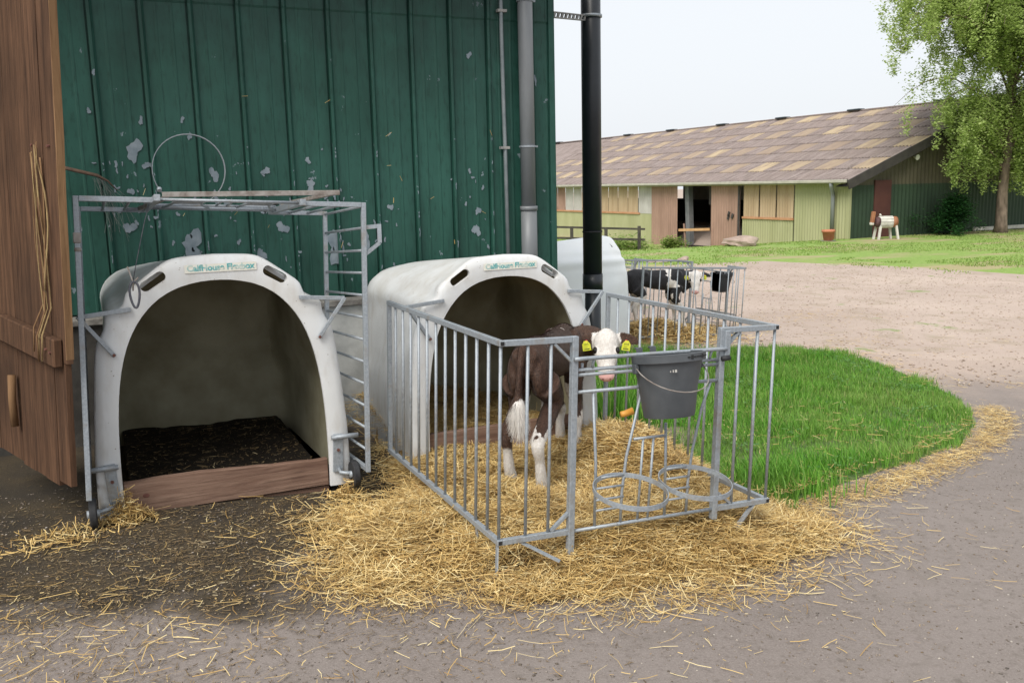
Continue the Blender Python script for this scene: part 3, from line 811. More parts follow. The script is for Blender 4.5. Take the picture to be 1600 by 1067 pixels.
for k in range(16):
    x_ = rw.uniform(.2, 2.9); z_ = rw.choice((rw.uniform(1.1, 1.6), rw.uniform(1.3, 2.3))); a_ = rw.uniform(0, PI); l_ = rw.uniform(.01, .028)
    m.bar((x_ - math.cos(a_) * l_, YW - .034, z_ - math.sin(a_) * l_), (x_ + math.cos(a_) * l_, YW - .036, z_ + math.sin(a_) * l_), .0035, .002)
tag(m.build('stuck_straw', MAT['straw']), 'short straw stems caught on the green cladding', 'straw', kind='stuff')
# downpipe on wall
dpz = thing('downpipe', 'grey zinc downpipe with clamps on the green barn wall near its corner', 'downpipe', (3.165, 6.57, 0))
m = MB(); m.tube([(0, 0, .8), (0, 0, 1.46)], .064, 20); m.tube([(0, 0, 1.46), (0, 0, 4.0)], .058, 20); m.build('pipe', MAT['greypipe'], dpz, True)
m = MB(); m.tube([(0, 0, 1.44), (0, 0, 1.475)], .07, 20); m.build('joint', MAT['greypipe'], dpz, True)
for zc in (1.93, 3.02):
    m = MB(); m.tube([(0, 0, zc), (0, 0, zc + .014)], .066, 20); m.box((.07, 0, zc + .007), (.03, .02, .014)); m.box((0, .06, zc + .007), (.02, .08, .014)); m.build('clamp', MAT['galv'], dpz)
cd = thing('conduit', 'thin grey conduit pipe running up the green wall left of the downpipe', 'pipe', (2.985, 6.61, 0))
m = MB(); m.tube([(.01, 0, .85), (0.005, 0, 1.9), (0, 0, 2.2), (-.005, 0, 2.8), (0, 0, 4)], .0155, 10); m.build('pipe', MAT['conduit'], cd, True)
for zc in (1.93, 2.95):
    m = MB(); m.box((0, -.0, zc), (.075, .04, .02)); m.build('clamp', MAT['galv_dull'], cd)
# black vent pipe
bp = thing('vent_pipe', 'thick black plastic pipe standing free beside the green barn corner', 'pipe', (4.385, 7.7, tz(4.385, 7.7)))
m = MB(); m.tube([(0, 0, -.05), (0, 0, .95)], .078, 28); m.build('lower_pipe', MAT['blackpipe'], bp, True)
m = MB(); m.tube([(0, 0, .93), (0, 0, 4.6)], .092, 28); m.tube([(0, 0, .9), (0, 0, 1.06)], .098, 28); m.build('pipe', MAT['blackpipe'], bp, True)
m = MB(); m.tube([(0, 0, 3.44), (0, 0, 3.465)], .106, 28); m.build('clamp', MAT['galv'], bp, True)
m = MB(); m.tube([(0, 0, 1.46), (0, 0, 1.475)], .097, 28); m.build('band', MAT['rubber'], bp, True)
BZ0, BZ1 = 3.03, 3.14
bk = thing('perforated_bracket', 'perforated steel strap tying the black pipe to the barn corner', 'bracket', (0, 0, 0))
a = Vector((XC - .02, 7.0, BZ0)); b = Vector((4.29, 7.66, BZ1)); dirb = (b - a)
m = MB()
m.bar(a + Vector((0, 0, .022)), b + Vector((0, 0, .022)), .03, .009); m.bar(a - Vector((0, 0, .022)), b - Vector((0, 0, .022)), .03, .009)
for k in range(15):
    p = a + dirb * (k / 14); m.bar(p - Vector((.0, 0, .02)), p + Vector((.012, 0, .02)), .02, .02, (1, 0, 0))
m.build('strap', MAT['galv_dull'], bk)

# ------------------------------------------------------------------ plank door at the left
DE = Vector((-.19, 4.70, .27)); ddir = Vector((-.36, .93, 0)).normalized()
yaw = math.atan2(ddir.y, ddir.x)
lean = math.atan2(.12, 2.4)
door = thing('plank_door', 'weathered brown plank barn door standing open at the left edge', 'door', (-.197, 4.66, .25), (0, lean * 1.03, 0))
dq = Matrix.Rotation(yaw, 3, 'Z')
# local frame: along ddir (s), normal towards the camera side
nrm = Vector((-ddir.y, ddir.x, 0))    # the face turned to the yard
def DP(s, n_, z_): return ddir * s + nrm * n_ + Vector((0, 0, z_))
def dplank(name, s0, s1, z0, z1, th, n0, mat, seed, jag=0.012):
    r = random.Random(seed); m = MB(); K = 9; vs = []
    for k in range(K + 1):
        z_ = z0 + (z1 - z0) * k / K
        a_ = s0 + (r.uniform(-jag, jag) if 0 <= k else 0) * (1 if s0 < .01 else .15); b_ = s1 - .004
        vs += [DP(a_, n0, z_), DP(b_, n0, z_), DP(b_, n0 - th, z_), DP(a_, n0 - th, z_)]
    fs = [(0, 1, 2, 3), tuple(4 * K + q for q in (3, 2, 1, 0))]
    for k in range(K):
        for q in range(4): fs.append((4 * k + q, 4 * k + (q + 1) % 4, 4 * k + 4 + (q + 1) % 4, 4 * k + 4 + q))
    m.add(vs, fs); return m.build(name, mat, door)
ss = [0.0, .165, .345, .50, .68, .86, 1.03, 1.2]
sides = []
# the planks of the near stretch carry two steps: the edge plank is broken away below .55 m
dplank('plank', .0, .165, .62, 2.9, .028, 0, MAT['wood'], 1, .010)
dplank('plank', .02, .165, .02, .617, .028, 0, MAT['wood'], 2, .008)
for i in range(1, 7): dplank('plank', ss[i], ss[i + 1], random.uniform(-.008, .008), 2.9, .028, random.uniform(-.003, .003), MAT['wood'], i + 3)
dplank('edge_strip', -.012, .004, .64, 2.9, .034, .002, MAT['wood_edge'], 20, .007)
m = MB()
a_ = [DP(.035, .002, .60), DP(1.2, .002, .66), DP(1.2, .045, .66), DP(.035, .045, .60), DP(.035, .002, .735), DP(1.2, .002, .80), DP(1.2, .045, .80), DP(.035, .045, .735)]
m.add(a_, [(0, 3, 2, 1), (4, 5, 6, 7), (0, 1, 5, 4), (1, 2, 6, 5), (2, 3, 7, 6), (3, 0, 4, 7)])
m.build('batten', MAT['wood'], door, bevel=.006)
m = MB(); m.tube([DP(.68, .03, .20), DP(.685, .035, .34), DP(.69, .03, .47)], .02, 8); m.build('handle', MAT['wood_edge'], door, True)
for (s_, z_) in ((.075, 1.62), (.095, 1.62), (.07, .67), (.12, .68), (.30, 1.63)):
    m = MB(); m.tube([DP(s_, 0, z_), DP(s_, .008 if z_ > 1 else .053, z_)], .006, 6); m.build('nail_head', MAT['bolt'], door)
# dried stalks hanging on the door
tw = thing('dried_stalks', 'bundle of dry plant stalks and twine hanging on the plank door', 'stalks', door.location, door.rotation_euler)
rr = random.Random(5)
for k in range(9):
    m = MB(); s0 = .20 + rr.uniform(-.03, .03); zt = 1.66 - rr.random() * .12; zb = rr.choice((.98, .66, .72, .62, .95)); p = []
    amp = rr.uniform(-.05, .07) if k % 3 == 0 else rr.uniform(-.012, .012)
    for q in range(9):
        f_ = q / 8; p.append(DP(s0 - .02 * f_ + amp * math.sin(f_ * PI) + rr.uniform(-.004, .004) - .05 * f_ * (k % 2) * .6, .02 + .012 * math.sin(f_ * 5 + k) + (.045 if zt + (zb - zt) * f_ < .82 else 0), zt + (zb - zt) * f_))
    m.tube(p, rr.uniform(.002, .0042), 5); m.build('stalk', MAT['stalk'] if k % 2 else MAT['wood_edge'], tw, True)
# twig with cobweb on wall
tg = thing('dry_twig', 'dry twig with dusty cobweb stuck to the green wall above the pen frame', 'twig', (-.05, 6.5, 1.8))
m = MB(); m.tube([(-.12, .02, .03), (-.02, -.01, .0), (.11, 0, -.035), (.17, 0, -.07), (.22, .03, -.13)], [.011, .012, .011, .006, .003], 6); m.build('branch', MAT['brush'], tg, True)
m = MB()
for k in range(26):
    a = Vector((.10 + rr.uniform(-.02, .05), 0, -.05)); b = a + Vector((rr.uniform(.0, .2), rr.uniform(0, .1), -rr.uniform(.12, .42)))
    c_ = (a + b) / 2 + Vector((rr.uniform(-.03, .06), 0, rr.uniform(-.04, .03))); m.tube([a, c_, b], .0011, 3)
m.build('cobweb', MAT['web'], tg)

# ------------------------------------------------------------------ calf hutch
def profile_outer(n):
    half = [(.66, 0), (.66, .12), (.655, .35), (.640, .55), (.622, .74), (.614, .82), (.606, .875), (.594, .92), (.572, .955), (.556, .985), (.549, 1.01), (.548, 1.035), (.545, 1.055), (.535, 1.070), (.518, 1.079), (.495, 1.083), (.472, 1.089), (.457, 1.103), (.449, 1.125), (.443, 1.150), (.433, 1.168), (.415, 1.184), (.36, 1.226), (.28, 1.285), (.24, 1.311), (.215, 1.321), (.18, 1.328), (.12, 1.333), (0, 1.338)]
    return resample(half, n, False)
def profile_inner(n):
    half = [(.535, 0), (.538, .15), (.535, .35), (.528, .50), (.512, .66), (.485, .80), (.445, .92), (.39, 1.02), (.31, 1.11), (.21, 1.17), (.10, 1.198), (0, 1.205)]
    return resample(half, n)
def resample(half, n, soft=True):
    # full outline from left foot (-x) over the top to the right foot
    pts = [(-a, b) for a, b in half] + [(a, b) for a, b in half[::-1][1:]]
    # smooth by Chaikin once
    Q = [pts[0]]
    if not soft: return [poly_at(pts, k / (n - 1)) for k in range(n)]
    for a, b in zip(pts, pts[1:]):
        Q += [(.75 * a[0] + .25 * b[0], .75 * a[1] + .25 * b[1]), (.25 * a[0] + .75 * b[0], .25 * a[1] + .75 * b[1])]
    Q.append(pts[-1]); pts = Q
    return [poly_at(pts, k / (n - 1)) for k in range(n)]
def make_hutch(label, loc, rotz=0, wmat='hutch', imat='hutch_in', text=True, clips=True, wheels=True, group='white calf hutches', LEN=1.5):
    root = thing('calf_hutch', label, 'calf hutch', loc, (0, 0, rotz), group)
    n = 121; po = profile_outer(n); pin = profile_inner(n)
    pr_ = resample([(.60, 0), (.597, .3), (.592, .6), (.583, .85), (.572, 1.0), (.555, 1.09), (.525, 1.145), (.46, 1.185), (.32, 1.205), (.15, 1.214), (0, 1.216)], n)
    def sect(y, shrink=0):
        f_ = y / LEN
        out_ = []
        g0 = min(1, f_ * 1.6)      # the body turns boxier towards the back
        for (a0, b0), (a1, b1) in zip(po, pr_):
            a = a0; b = b0
            xx = a0 + (a1 - a0) * f_ + 0; zz_ = b0 + (b1 - b0) * f_
            if b > .9: xx *= 1 + .10 * math.sin(PI * min(1, f_ * 1.3)) * 0
            # recess of the upper body above a crease sloping down to the back
            cr = .86 - .40 * f_
            k_ = 1 / (1 + math.exp(-(b - cr) / .018))
            e = min(1, y / .12)
            xx -= math.copysign(.034, a) * k_ * e * min(1, abs(a) / .3)
            # shoulders fill out behind the notch
            g_ = math.exp(-((b - 1.04) / .08) ** 2) * e
            xx *= 1 + .045 * g_
            if shrink:
                xx -= math.copysign(min(abs(xx), shrink), xx); zz_ = max(0, zz_ - shrink * (b / 1.33))
            out_.append((xx, zz_))
        return out_
    rings = []   # (list of (x,y,z), material)
    def ring(sec, y, mi): rings.append(([(p[0], y, p[1]) for p in sec], mi))
    inn = lambda y: sect(y, .022)
    # interior cap ring
    s_ = inn(LEN - .03); ring([(a * .04, b * .5 if 0 else b * .04) for a, b in s_], LEN - .03, 1)
    ring([(a * .55, b * .55) for a, b in s_], LEN - .03, 1)
    ring([(a * .93, b * .93) for a, b in s_], LEN - .035, 1)
    ring([(a * .98, b * .98) for a, b in s_], LEN - .07, 1)
    for y in (LEN - .15, 1.1, .9, .6, .35, .18, .06): ring(inn(y), y, 1)
    s_ = inn(.03)
    def lerp(A, B, f_): return [(a[0] + (b[0] - a[0]) * f_, a[1] + (b[1] - a[1]) * f_) for a, b in zip(A, B)]
    ring(lerp(s_, pin, .1), .028, 1); ring(lerp(s_, pin, .9), .026, 1)
    ring(lerp(s_, pin, 1.0), .022, 0); ring(lerp(s_, pin, 1.0), .004, 0); ring(lerp(s_, pin, .985), 0, 0)
    ring(lerp(pin, po, .25), -.003, 0); ring(lerp(pin, po, .6), -.004, 0); ring(lerp(pin, po, .90), .004, 0); ring(lerp(pin, po, .98), .018, 0); ring(po, .04, 0)
    for y in (.09, .16, .35, .6, .9, 1.1, LEN - .15): ring(sect(y), y, 0)
    s_ = sect(LEN)
    ring([(a * .975, b * .975) for a, b in s_], LEN - .06, 0); ring([(a * .93, b * .93) for a, b in s_], LEN - .01, 0); ring([(a * .8, b * .8) for a, b in s_], LEN, 0)
    ring([(a * .4, b * .4) for a, b in s_], LEN, 0); ring([(a * .04, b * .04) for a, b in s_], LEN, 0)
    vs = [p for r_, _ in rings for p in r_]; fs = []; mi = []
    for i in range(len(rings) - 1):
        for k in range(n - 1):
            fs.append((i * n + k, i * n + k + 1, (i + 1) * n + k + 1, (i + 1) * n + k)); mi.append(rings[i + 1][1] if rings[i][1] else 0)
    me = bpy.data.meshes.new('shell'); me.from_pydata(vs, [], fs); me.update()
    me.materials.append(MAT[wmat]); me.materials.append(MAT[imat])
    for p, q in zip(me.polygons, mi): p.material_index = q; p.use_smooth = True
    bm = bmesh.new(); bm.from_mesh(me)
    M_ = len(rings)
    bm.verts.ensure_lookup_table()
    # close caps and the ground edge
    def face(idx):
        try: return bm.faces.new([bm.verts[i] for i in idx])
        except Exception: return None
    face(list(range(n))[::-1]); face([(M_ - 1) * n + k for k in range(n)])
    face([i * n for i in range(M_)][::-1] + [i * n + n - 1 for i in range(M_)])
    bmesh.ops.triangulate(bm, faces=[f for f in bm.faces if len(f.verts) > 4])
    bmesh.ops.recalc_face_normals(bm, faces=bm.faces)
    bm.to_mesh(me); bm.free()
    shell = link('shell', me, root)
    # handle holes cut through the front flange
    cut = MB()
    for sgn in (-1, 1):
        cx, cz = sgn * .305, 1.215; ang = -sgn * .55
        poly = []
        for k in range(24):
            a = 2 * PI * k / 24; px = math.cos(a) * .027 + (.042 if math.cos(a) > 0 else -.042); pz = math.sin(a) * .027
            poly.append((cx + px * math.cos(ang) - pz * math.sin(ang), cz + px * math.sin(ang) + pz * math.cos(ang)))
        cut.prism(poly, 1, -.1, .09)
    cme = cut.mesh('cutter'); co_ = bpy.data.objects.new('cutter', cme); col.objects.link(co_)
    md = shell.modifiers.new('b', 'BOOLEAN'); md.object = co_; md.operation = 'DIFFERENCE'; md.solver = 'EXACT'
    co_.location = loc; co_.rotation_euler = (0, 0, rotz)
    bpy.context.view_layer.update()
    dg = bpy.context.evaluated_depsgraph_get()
    nm = bpy.data.meshes.new_from_object(shell.evaluated_get(dg)); shell.modifiers.clear()
    if len(nm.polygons) > 1000: shell.data = nm
    nm.name = 'shell'
    bpy.data.objects.remove(co_)
    auto_smooth(shell.data, 50)
    if text:
        m = MB(); m.box((.03, -.0068, 1.268), (.36, .002, .042), Matrix.Rotation(.0, 3, 'Y')); st_ = m.build('sticker', MAT['sticker'], root)
        cu = bpy.data.curves.new('lettering', 'FONT'); cu.body = 'CalfHouse Flexbox'; cu.size = .0435; cu.extrude = .0006; cu.align_x = 'CENTER'; cu.align_y = 'CENTER'; cu.offset = .0013
        to = bpy.data.objects.new('lettering', cu); col.objects.link(to); bpy.context.view_layer.update()
        tm = bpy.data.meshes.new_from_object(to.evaluated_get(bpy.context.evaluated_depsgraph_get())); bpy.data.objects.remove(to)
        tm.materials.clear(); tm.materials.append(MAT['teal'])
        lo_ = link('lettering', tm, st_); lo_.location = (.03, -.0086, 1.27); lo_.rotation_euler = (PI / 2, 0, 0)
    if clips:
        for sgn in (-1, 1):
            x0 = sgn * (.66 + .005); xi = sgn * .37
            m = MB(); m.bar((x0, -.035, 1.085 - .02), (sgn * .42, -.02, 1.085), .018, .022); m.build('hook_bar', MAT['galv'], root, bevel=.002)
            m = MB(); m.bar((x0, -.045, 1.07), (sgn * .515, -.018, .855), .02, .02); m.build('hook_brace', MAT['galv'], root, bevel=.002)
            m = MB(); m.tube([(sgn * .518, -.03, .862), (sgn * .518, -.034, .862)], .008, 8); m.build('bolt', MAT['bolt'], root)
    if wheels:
        for sgn in (-1, 1):
            m = MB(); m.box((sgn * .585, -.012, .19), (.055, .012, .22), Matrix.Rotation(sgn * .06, 3, 'Y')); br = m.build('wheel_bracket', MAT['galv'], root, bevel=.002)
            m = MB(); m.tube([(sgn * .55, -.025, .285), (sgn * .70, -.03, .285)], .014, 10); m.build('pivot_pin', MAT['galv'], root, True)
            for zz_ in (.12, .24):
                m = MB(); m.tube([(sgn * .585, -.02, zz_ - .03), (sgn * .585, -.03, zz_ - .03)], .009, 6); m.build('bolt', MAT['bolt'], br)
            wx = sgn * (.655 if sgn > 0 else .685)
            m = MB(); m.tube([(wx - .018, -.085, .078), (wx + .018, -.085, .078)], .078, 24); wh = m.build('wheel', MAT['rubber'], root, bevel=.006); auto_smooth(wh.data)
            m = MB(); m.tube([(wx - .03, -.085, .078), (wx + .03, -.085, .078)], .02, 12); m.tube([(wx, -.085, .078), (sgn * .585, -.05, .085), (sgn * .585, -.01, .1)], .012, 8); m.build('hub', MAT['galv'], wh, True)
    return root

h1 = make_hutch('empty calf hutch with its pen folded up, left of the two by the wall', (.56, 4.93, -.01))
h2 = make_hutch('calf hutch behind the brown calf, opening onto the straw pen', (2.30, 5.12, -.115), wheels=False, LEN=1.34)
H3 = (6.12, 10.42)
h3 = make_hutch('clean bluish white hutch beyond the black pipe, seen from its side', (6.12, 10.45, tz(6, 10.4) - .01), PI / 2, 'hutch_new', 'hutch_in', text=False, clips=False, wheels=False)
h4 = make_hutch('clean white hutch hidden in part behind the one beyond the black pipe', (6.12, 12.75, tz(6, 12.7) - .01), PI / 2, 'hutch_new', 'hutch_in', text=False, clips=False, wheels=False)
# litter inside hutch 1 and 2
gx = np.linspace(.06, 1.06, 50); gy = np.linspace(4.99, 6.40, 60); GX, GY = np.meshgrid(gx, gy, indexing='ij')
edge = np.clip((GY - 4.99) / .25, 0, 1)
Z = .015 + .05 * edge + .03 * vnoise(GX, GY, 5, 51) + .015 * vnoise(GX, GY, 17, 52)
m = MB(); nyy = 60
m.add(list(zip(GX.ravel(), GY.ravel(), Z.ravel())), [(i * nyy + j, (i + 1) * nyy + j, (i + 1) * nyy + j + 1, i * nyy + j + 1) for i in range(49) for j in range(59)])
o = m.build('damp_litter', MAT['litter'], smooth=True); tag(o, 'dark damp litter on the floor inside the empty hutch', 'litter', kind='stuff')
N = 1500
x = rng.uniform(.06, 1.06, N); y = rng.uniform(5.0, 6.35, N)
z = .015 + .05 * np.clip((y - 4.99) / .25, 0, 1) + .03 * vnoise(x, y, 5, 51) + .015 * vnoise(x, y, 17, 52) + .004
V = straws(x, y, z, .008, .06, .003, 61, .1)
o = link('litter_straw', mass('litter_straw', V, 6, SQ, MAT['straw_old'])); tag(o, 'few dull straw bits on the dark litter inside the empty hutch', 'straw', kind='stuff')
# boards across the fronts
bd = thing('threshold_board', 'reddish wooden board across the foot of the empty hutch opening', 'board', (.56, 4.985, 0))
m = MB(); K = 14; vs = []
for k in range(K + 1):
    f_ = k / K; x_ = -.535 + 1.07 * f_; zt = .165 + .010 * math.sin(f_ * 5) + random.uniform(-.003, .003) - .015 * f_; zb = tz(.56 + x_, 4.96) - .004
    vs += [(x_, -.02, zb), (x_, .02, zb), (x_, .02, zt), (x_, -.02, zt)]
fs = [(0, 1, 2, 3), tuple(4 * K + q for q in (3, 2, 1, 0))] + [(4 * k + q, 4 * k + (q + 1) % 4, 4 * k + 4 + (q + 1) % 4, 4 * k + 4 + q) for k in range(K) for q in range(4)]
m.add(vs, fs); m.build('board', MAT['board'], bd, bevel=.003)
m = MB(); m.tube([(-.43, -.021, .085), (-.43, -.0225, .085)], [.017, .014], 12, flat=.7); m.build('knot', MAT['bolt'], bd)
bd = thing('threshold_board', 'dark brown board half buried in straw across the hutch behind the brown calf', 'board', (2.30, 5.19, -.1))
m = MB(); m.box((-.02, 0, .15), (1.04, .04, .17)); m.build('board', MAT['board'], bd, bevel=.004)

# ------------------------------------------------------------------ pens
def make_pen(label, loc, rot, W=1.53, L=1.62, ring_r=.165, rings_=(0, 1), legs=True, gate=True, nb=12, straps=True):
    root = thing('calf_pen', label, 'pen', loc, rot, 'galvanised calf pens')
    G_ = MAT['galv']; Hh = .885
    nside = nb
    rod = MB().tube([(0, 0, 0), (0, 0, Hh - .02)], .0075, 8).mesh('bar', G_, True)
    for sx in (0, W):
        m = MB(); m.bar((sx, .0, 0), (sx, -L - .0125, 0), .025); m.bar((sx, .0, Hh), (sx, -L - .0125, Hh), .025)
        m.bar((sx, -.014, .0125), (sx, -.014, Hh - .0125), .024)
        sp = m.build('side_panel', G_, root, bevel=.002)
        for k in range(1, nside):
            o = link('bar', rod, sp, (sx, -L * k / nside, .01))
        o = link('bar', rod, sp, (sx, -L + .006, .01))
        for z_ in (0, Hh):
            s_ = -1 if sx == 0 else 1
            m = MB(); m.box((sx - s_ * .0, -L - .0132, z_), (.016, .002, .016)); m.build('tube_end', MAT['dark'], sp)  # black cap painted as the shaded inside of the open tube
    x1 = .352; x2 = W - .33
    for (a, b, po) in ((0.0135, x1, x1), (x2, W - .0135, x2)):
        m = MB(); m.bar((a, -L, 0), (b, -L, 0), .026); m.bar((a, -L, Hh), (b, -L, Hh), .026)
        s_ = 1 if po == x1 else -1
        m.bar((po, -L - .004, -.13 if s_ > 0 else -.05), (po, -L - .004, Hh + .014), .029, .032)
        fp = m.build('front_panel', G_, root, bevel=.002)
        m = MB(); m.bar((po - s_ * .1, -L, Hh - .015), (po - s_ * .01, -L, Hh - .10), .02, .012); m.bar((po - s_ * .1, -L, .015), (po - s_ * .01, -L, .09), .02, .012); m.build('gusset', G_, fp)
        k_ = 3
        for q in (1, 2):
            xx = a + (b - a) * q / 3 if po == x1 else po + (W - po) * q / 3
            link('bar', rod, fp, (xx, -L, .01))
    if gate:
        gt = MB(); y_ = -L - .004
        gx0 = x1 + .017; gx1 = x2 - .017; zt = .80
        r_ = .0085
        gt.tube([(gx0 - .03, y_ - .03, zt), (gx0 + .02, y_ - .022, zt), (gx1 - .0, y_ - .022, zt), (gx1 + .03, y_ - .03, zt)], .0095, 8)
        topb = gt; gt = MB()
        for z_ in (zt - .055, zt - .077, zt - .155): gt.tube([(gx0, y_, z_), (gx1, y_, z_)], r_, 8)
        bt = MB(); bt.tube([(gx0, y_, .0), (gx1, y_, .0)], r_, 8)
        for xx, za in ((gx0 + .075, zt), (gx0 + .025, zt - .025), (gx1 - .05, zt)): gt.tube([(xx, y_, zt - .055), (xx, y_ - (.02 if za == zt else 0), za)], .0065, 6)
        go = gt.build('gate', G_, root, True)
        topb.build('top_bar', G_, go, True); bt.build('bottom_bar', G_, go, True)
        Wg = gx1 - gx0
        KX = lambda q: q * W / 1.48
        A = [(.455, .64), (.478, .3), (.480, 0)]; B = [(.715, .64), (.64, .32), (.622, .16), (.618, 0)]
        C = [(.852, .46), (.858, .3), (.864, 0)]; D = [(1.10, .64), (1.055, .52), (1.010, .31), (.992, .16), (.988, 0)]
        for P_ in (A, B, C, D):
            m = MB(); m.tube([(KX(p[0]), y_ + .002, p[1]) for p in P_], .007, 8); m.build('keyhole_bar', G_, go, True)
        m = MB(); m.tube([(KX(.675), y_, .40), (KX(.852), y_, .40)], .007, 8); m.build('divider', G_, go, True)
        for q in (.728, .785):
            m = MB(); m.tube([(KX(q), y_, .40), (KX(q - .018), y_, 0)], .006, 8); m.build('divider_bar', G_, go, True)
        for (a, b) in ((.480, .63), (.860, 1.0)):
            for z_ in (.235, .185, .13, .08):
                m = MB(); m.tube([(KX(a), y_, z_), (KX(b), y_, z_)], .006, 6); m.build('rung', G_, go, True)
        for q in rings_:
            cx = KX((.567, .916)[q])
            m = MB(); P_ = []; nn = 40
            vs = []
            for k in range(nn):
                a = 2 * PI * k / nn
                for (rr_, zz_) in ((ring_r, .011), (ring_r, -.011), (ring_r - .004, -.011), (ring_r - .004, .011)):
                    px = cx + rr_ * math.sin(a); py = y_ - ring_r * .93 + rr_ * math.cos(a)
                    vs.append((px, py, .235 + zz_ - (y_ - py) * .15))
            fs = [(4 * k + c_, 4 * k + (c_ + 1) % 4, 4 * ((k + 1) % nn) + (c_ + 1) % 4, 4 * ((k + 1) % nn) + c_) for k in range(nn) for c_ in range(4)]
            m.add(vs, fs); rg = m.build('bucket_ring', G_, go); auto_smooth(rg.data, 50)
        # latch
        m = MB(); m.tube([(gx1 - .005, y_ - .04, zt - .045), (gx1 + .035, y_ - .045, zt - .04)], .013, 10); m.build('latch_knob', MAT['rubber'], root, True)
        m = MB(); m.box((gx1 + .04, y_ - .018, zt + .02), (.03, .012, .13)); m.build('latch_plate', G_, root, bevel=.002)
    if legs:
        for a, b in (((.0, -L + .02, 0), (-.03, -L - .04, -.16)), ((0.0, -L + .26, 0), (.005, -L + .26, -.16))):
            m = MB(); m.bar(a, b, .022, .006, (1, 0, 0)); m.build('leg', G_, root)
        if straps:
            for a, b in (((.10, -L + .01, -.012), (.245, -L - .11, -.085)), ((W - .08, -L + .0, -.012), (W - .21, -L - .03, -.11))):
                m = MB(); m.bar(a, b, .024, .006); m.build('strap', G_, root)
    return root
pen1 = make_pen('galvanised pen on straw holding the brown calf, in front of the right hutch', (1.50, 5.10, .10), (0, rad(2.2), 0), W=1.48, ring_r=.17)
pen0 = make_pen('galvanised pen folded upright over the empty left hutch', (-.134, 4.70, .186), (0, 0, 0), W=1.39, L=1.45, ring_r=.18, rings_=(0,), legs=False)
pen0.rotation_euler = (Matrix.Rotation(rad(3), 3, 'Y') @ Matrix.Rotation(rad(-94), 3, 'X')).to_euler()
m = MB(); m.bar((1.39, -1.33, .0), (1.475, -1.34, .0), .022, .008); m.bar((1.475, -1.35, .0), (1.475, -1.25, -.01), .022, .008); m.bar((1.475, -1.25, -.01), (1.40, -1.19, .0), .02, .008)
m.build('latch_bracket', MAT['galv'], pen0)
m = MB(); m.bar((-.001, -1.29, 0), (-.001, -1.24, 0), .034, .034); m.bar((0, -1.22, 0), (0, -1.20, 0), .03, .03); m.build('clamp', MAT['rust'], pen0, bevel=.003)
pen2 = make_pen('galvanised pen holding the black and white calf, beyond the black pipe', (6.18, 9.72, -.31), (0, rad(3.6), 0), legs=True)
# that pen opens towards +X: rotate so that its depth runs along X
pen2.rotation_euler = (rad(0), rad(3.6), rad(90)); pen2.location = (6.2, 9.72, -.31)
pen3 = make_pen('galvanised pen farthest away, seen through the pen of the black and white calf', (6.2, 12.1, -.36), (0, rad(3.0), rad(90)))
for p_, yy in ((pen2, 9.72), (pen3, 12.1)):
    M_ = Matrix.Rotation(rad(3.6), 4, 'Y') @ Matrix.Rotation(rad(90), 4, 'Z')
    p_.rotation_euler = M_.to_euler()

# rusty frame lying over the folded pen
rf = thing('rusty_frame', 'rusty flat steel frame lying over the top of the folded pen', 'steel frame', (.33, 4.86, 1.638))
m = MB(); m.bar((0, 0, .0), (.88, -.04, -.012), .02, .026); m.build('front_bar', MAT['rust'], rf, bevel=.002)
for x_, dx in ((.02, -.10), (.86, -.16)):
    m = MB(); m.bar((x_, 0, -.015), (x_ + dx, .62, -.075), .022, .02); m.build('side_bar', MAT['rust'], rf, bevel=.002)
m = MB(); m.tube([(-.01, 0, .02), (-.01, .01, .03)], .012, 10); m.build('bolt', MAT['galv'], rf)
hk = thing('carabiner_cord', 'thin cord with steel carabiner hanging in front of the empty hutch', 'cord', (.275, 4.83, 1.625))
m = MB(); m.tube([(0, 0, 0), (-.04, .0, -.12), (-.10, .0, -.34), (-.115, 0, -.40)], .0022, 5); m.build('cord', MAT['steel_dark'], hk, True)
m = MB(); pts_ = []
for k in range(20):
    a = 2 * PI * k / 20; pts_.append((-.113 + .022 * math.sin(a) * (1 + .25 * math.cos(a)), 0, -.47 - .065 * math.cos(a) * -1))
m.tube(pts_, .0062, 8, closed=True); m.build('carabiner', MAT['steel_dark'], hk, True)
m = MB(); m.tube([(-.135, 0, -.33), (-.115, 0, -.41), (-.12, 0, -.45)], .004, 6); m.tube([(-.09, 0, -.385), (-.115, 0, -.41)], .004, 6); m.build('snap', MAT['rust'], hk, True)

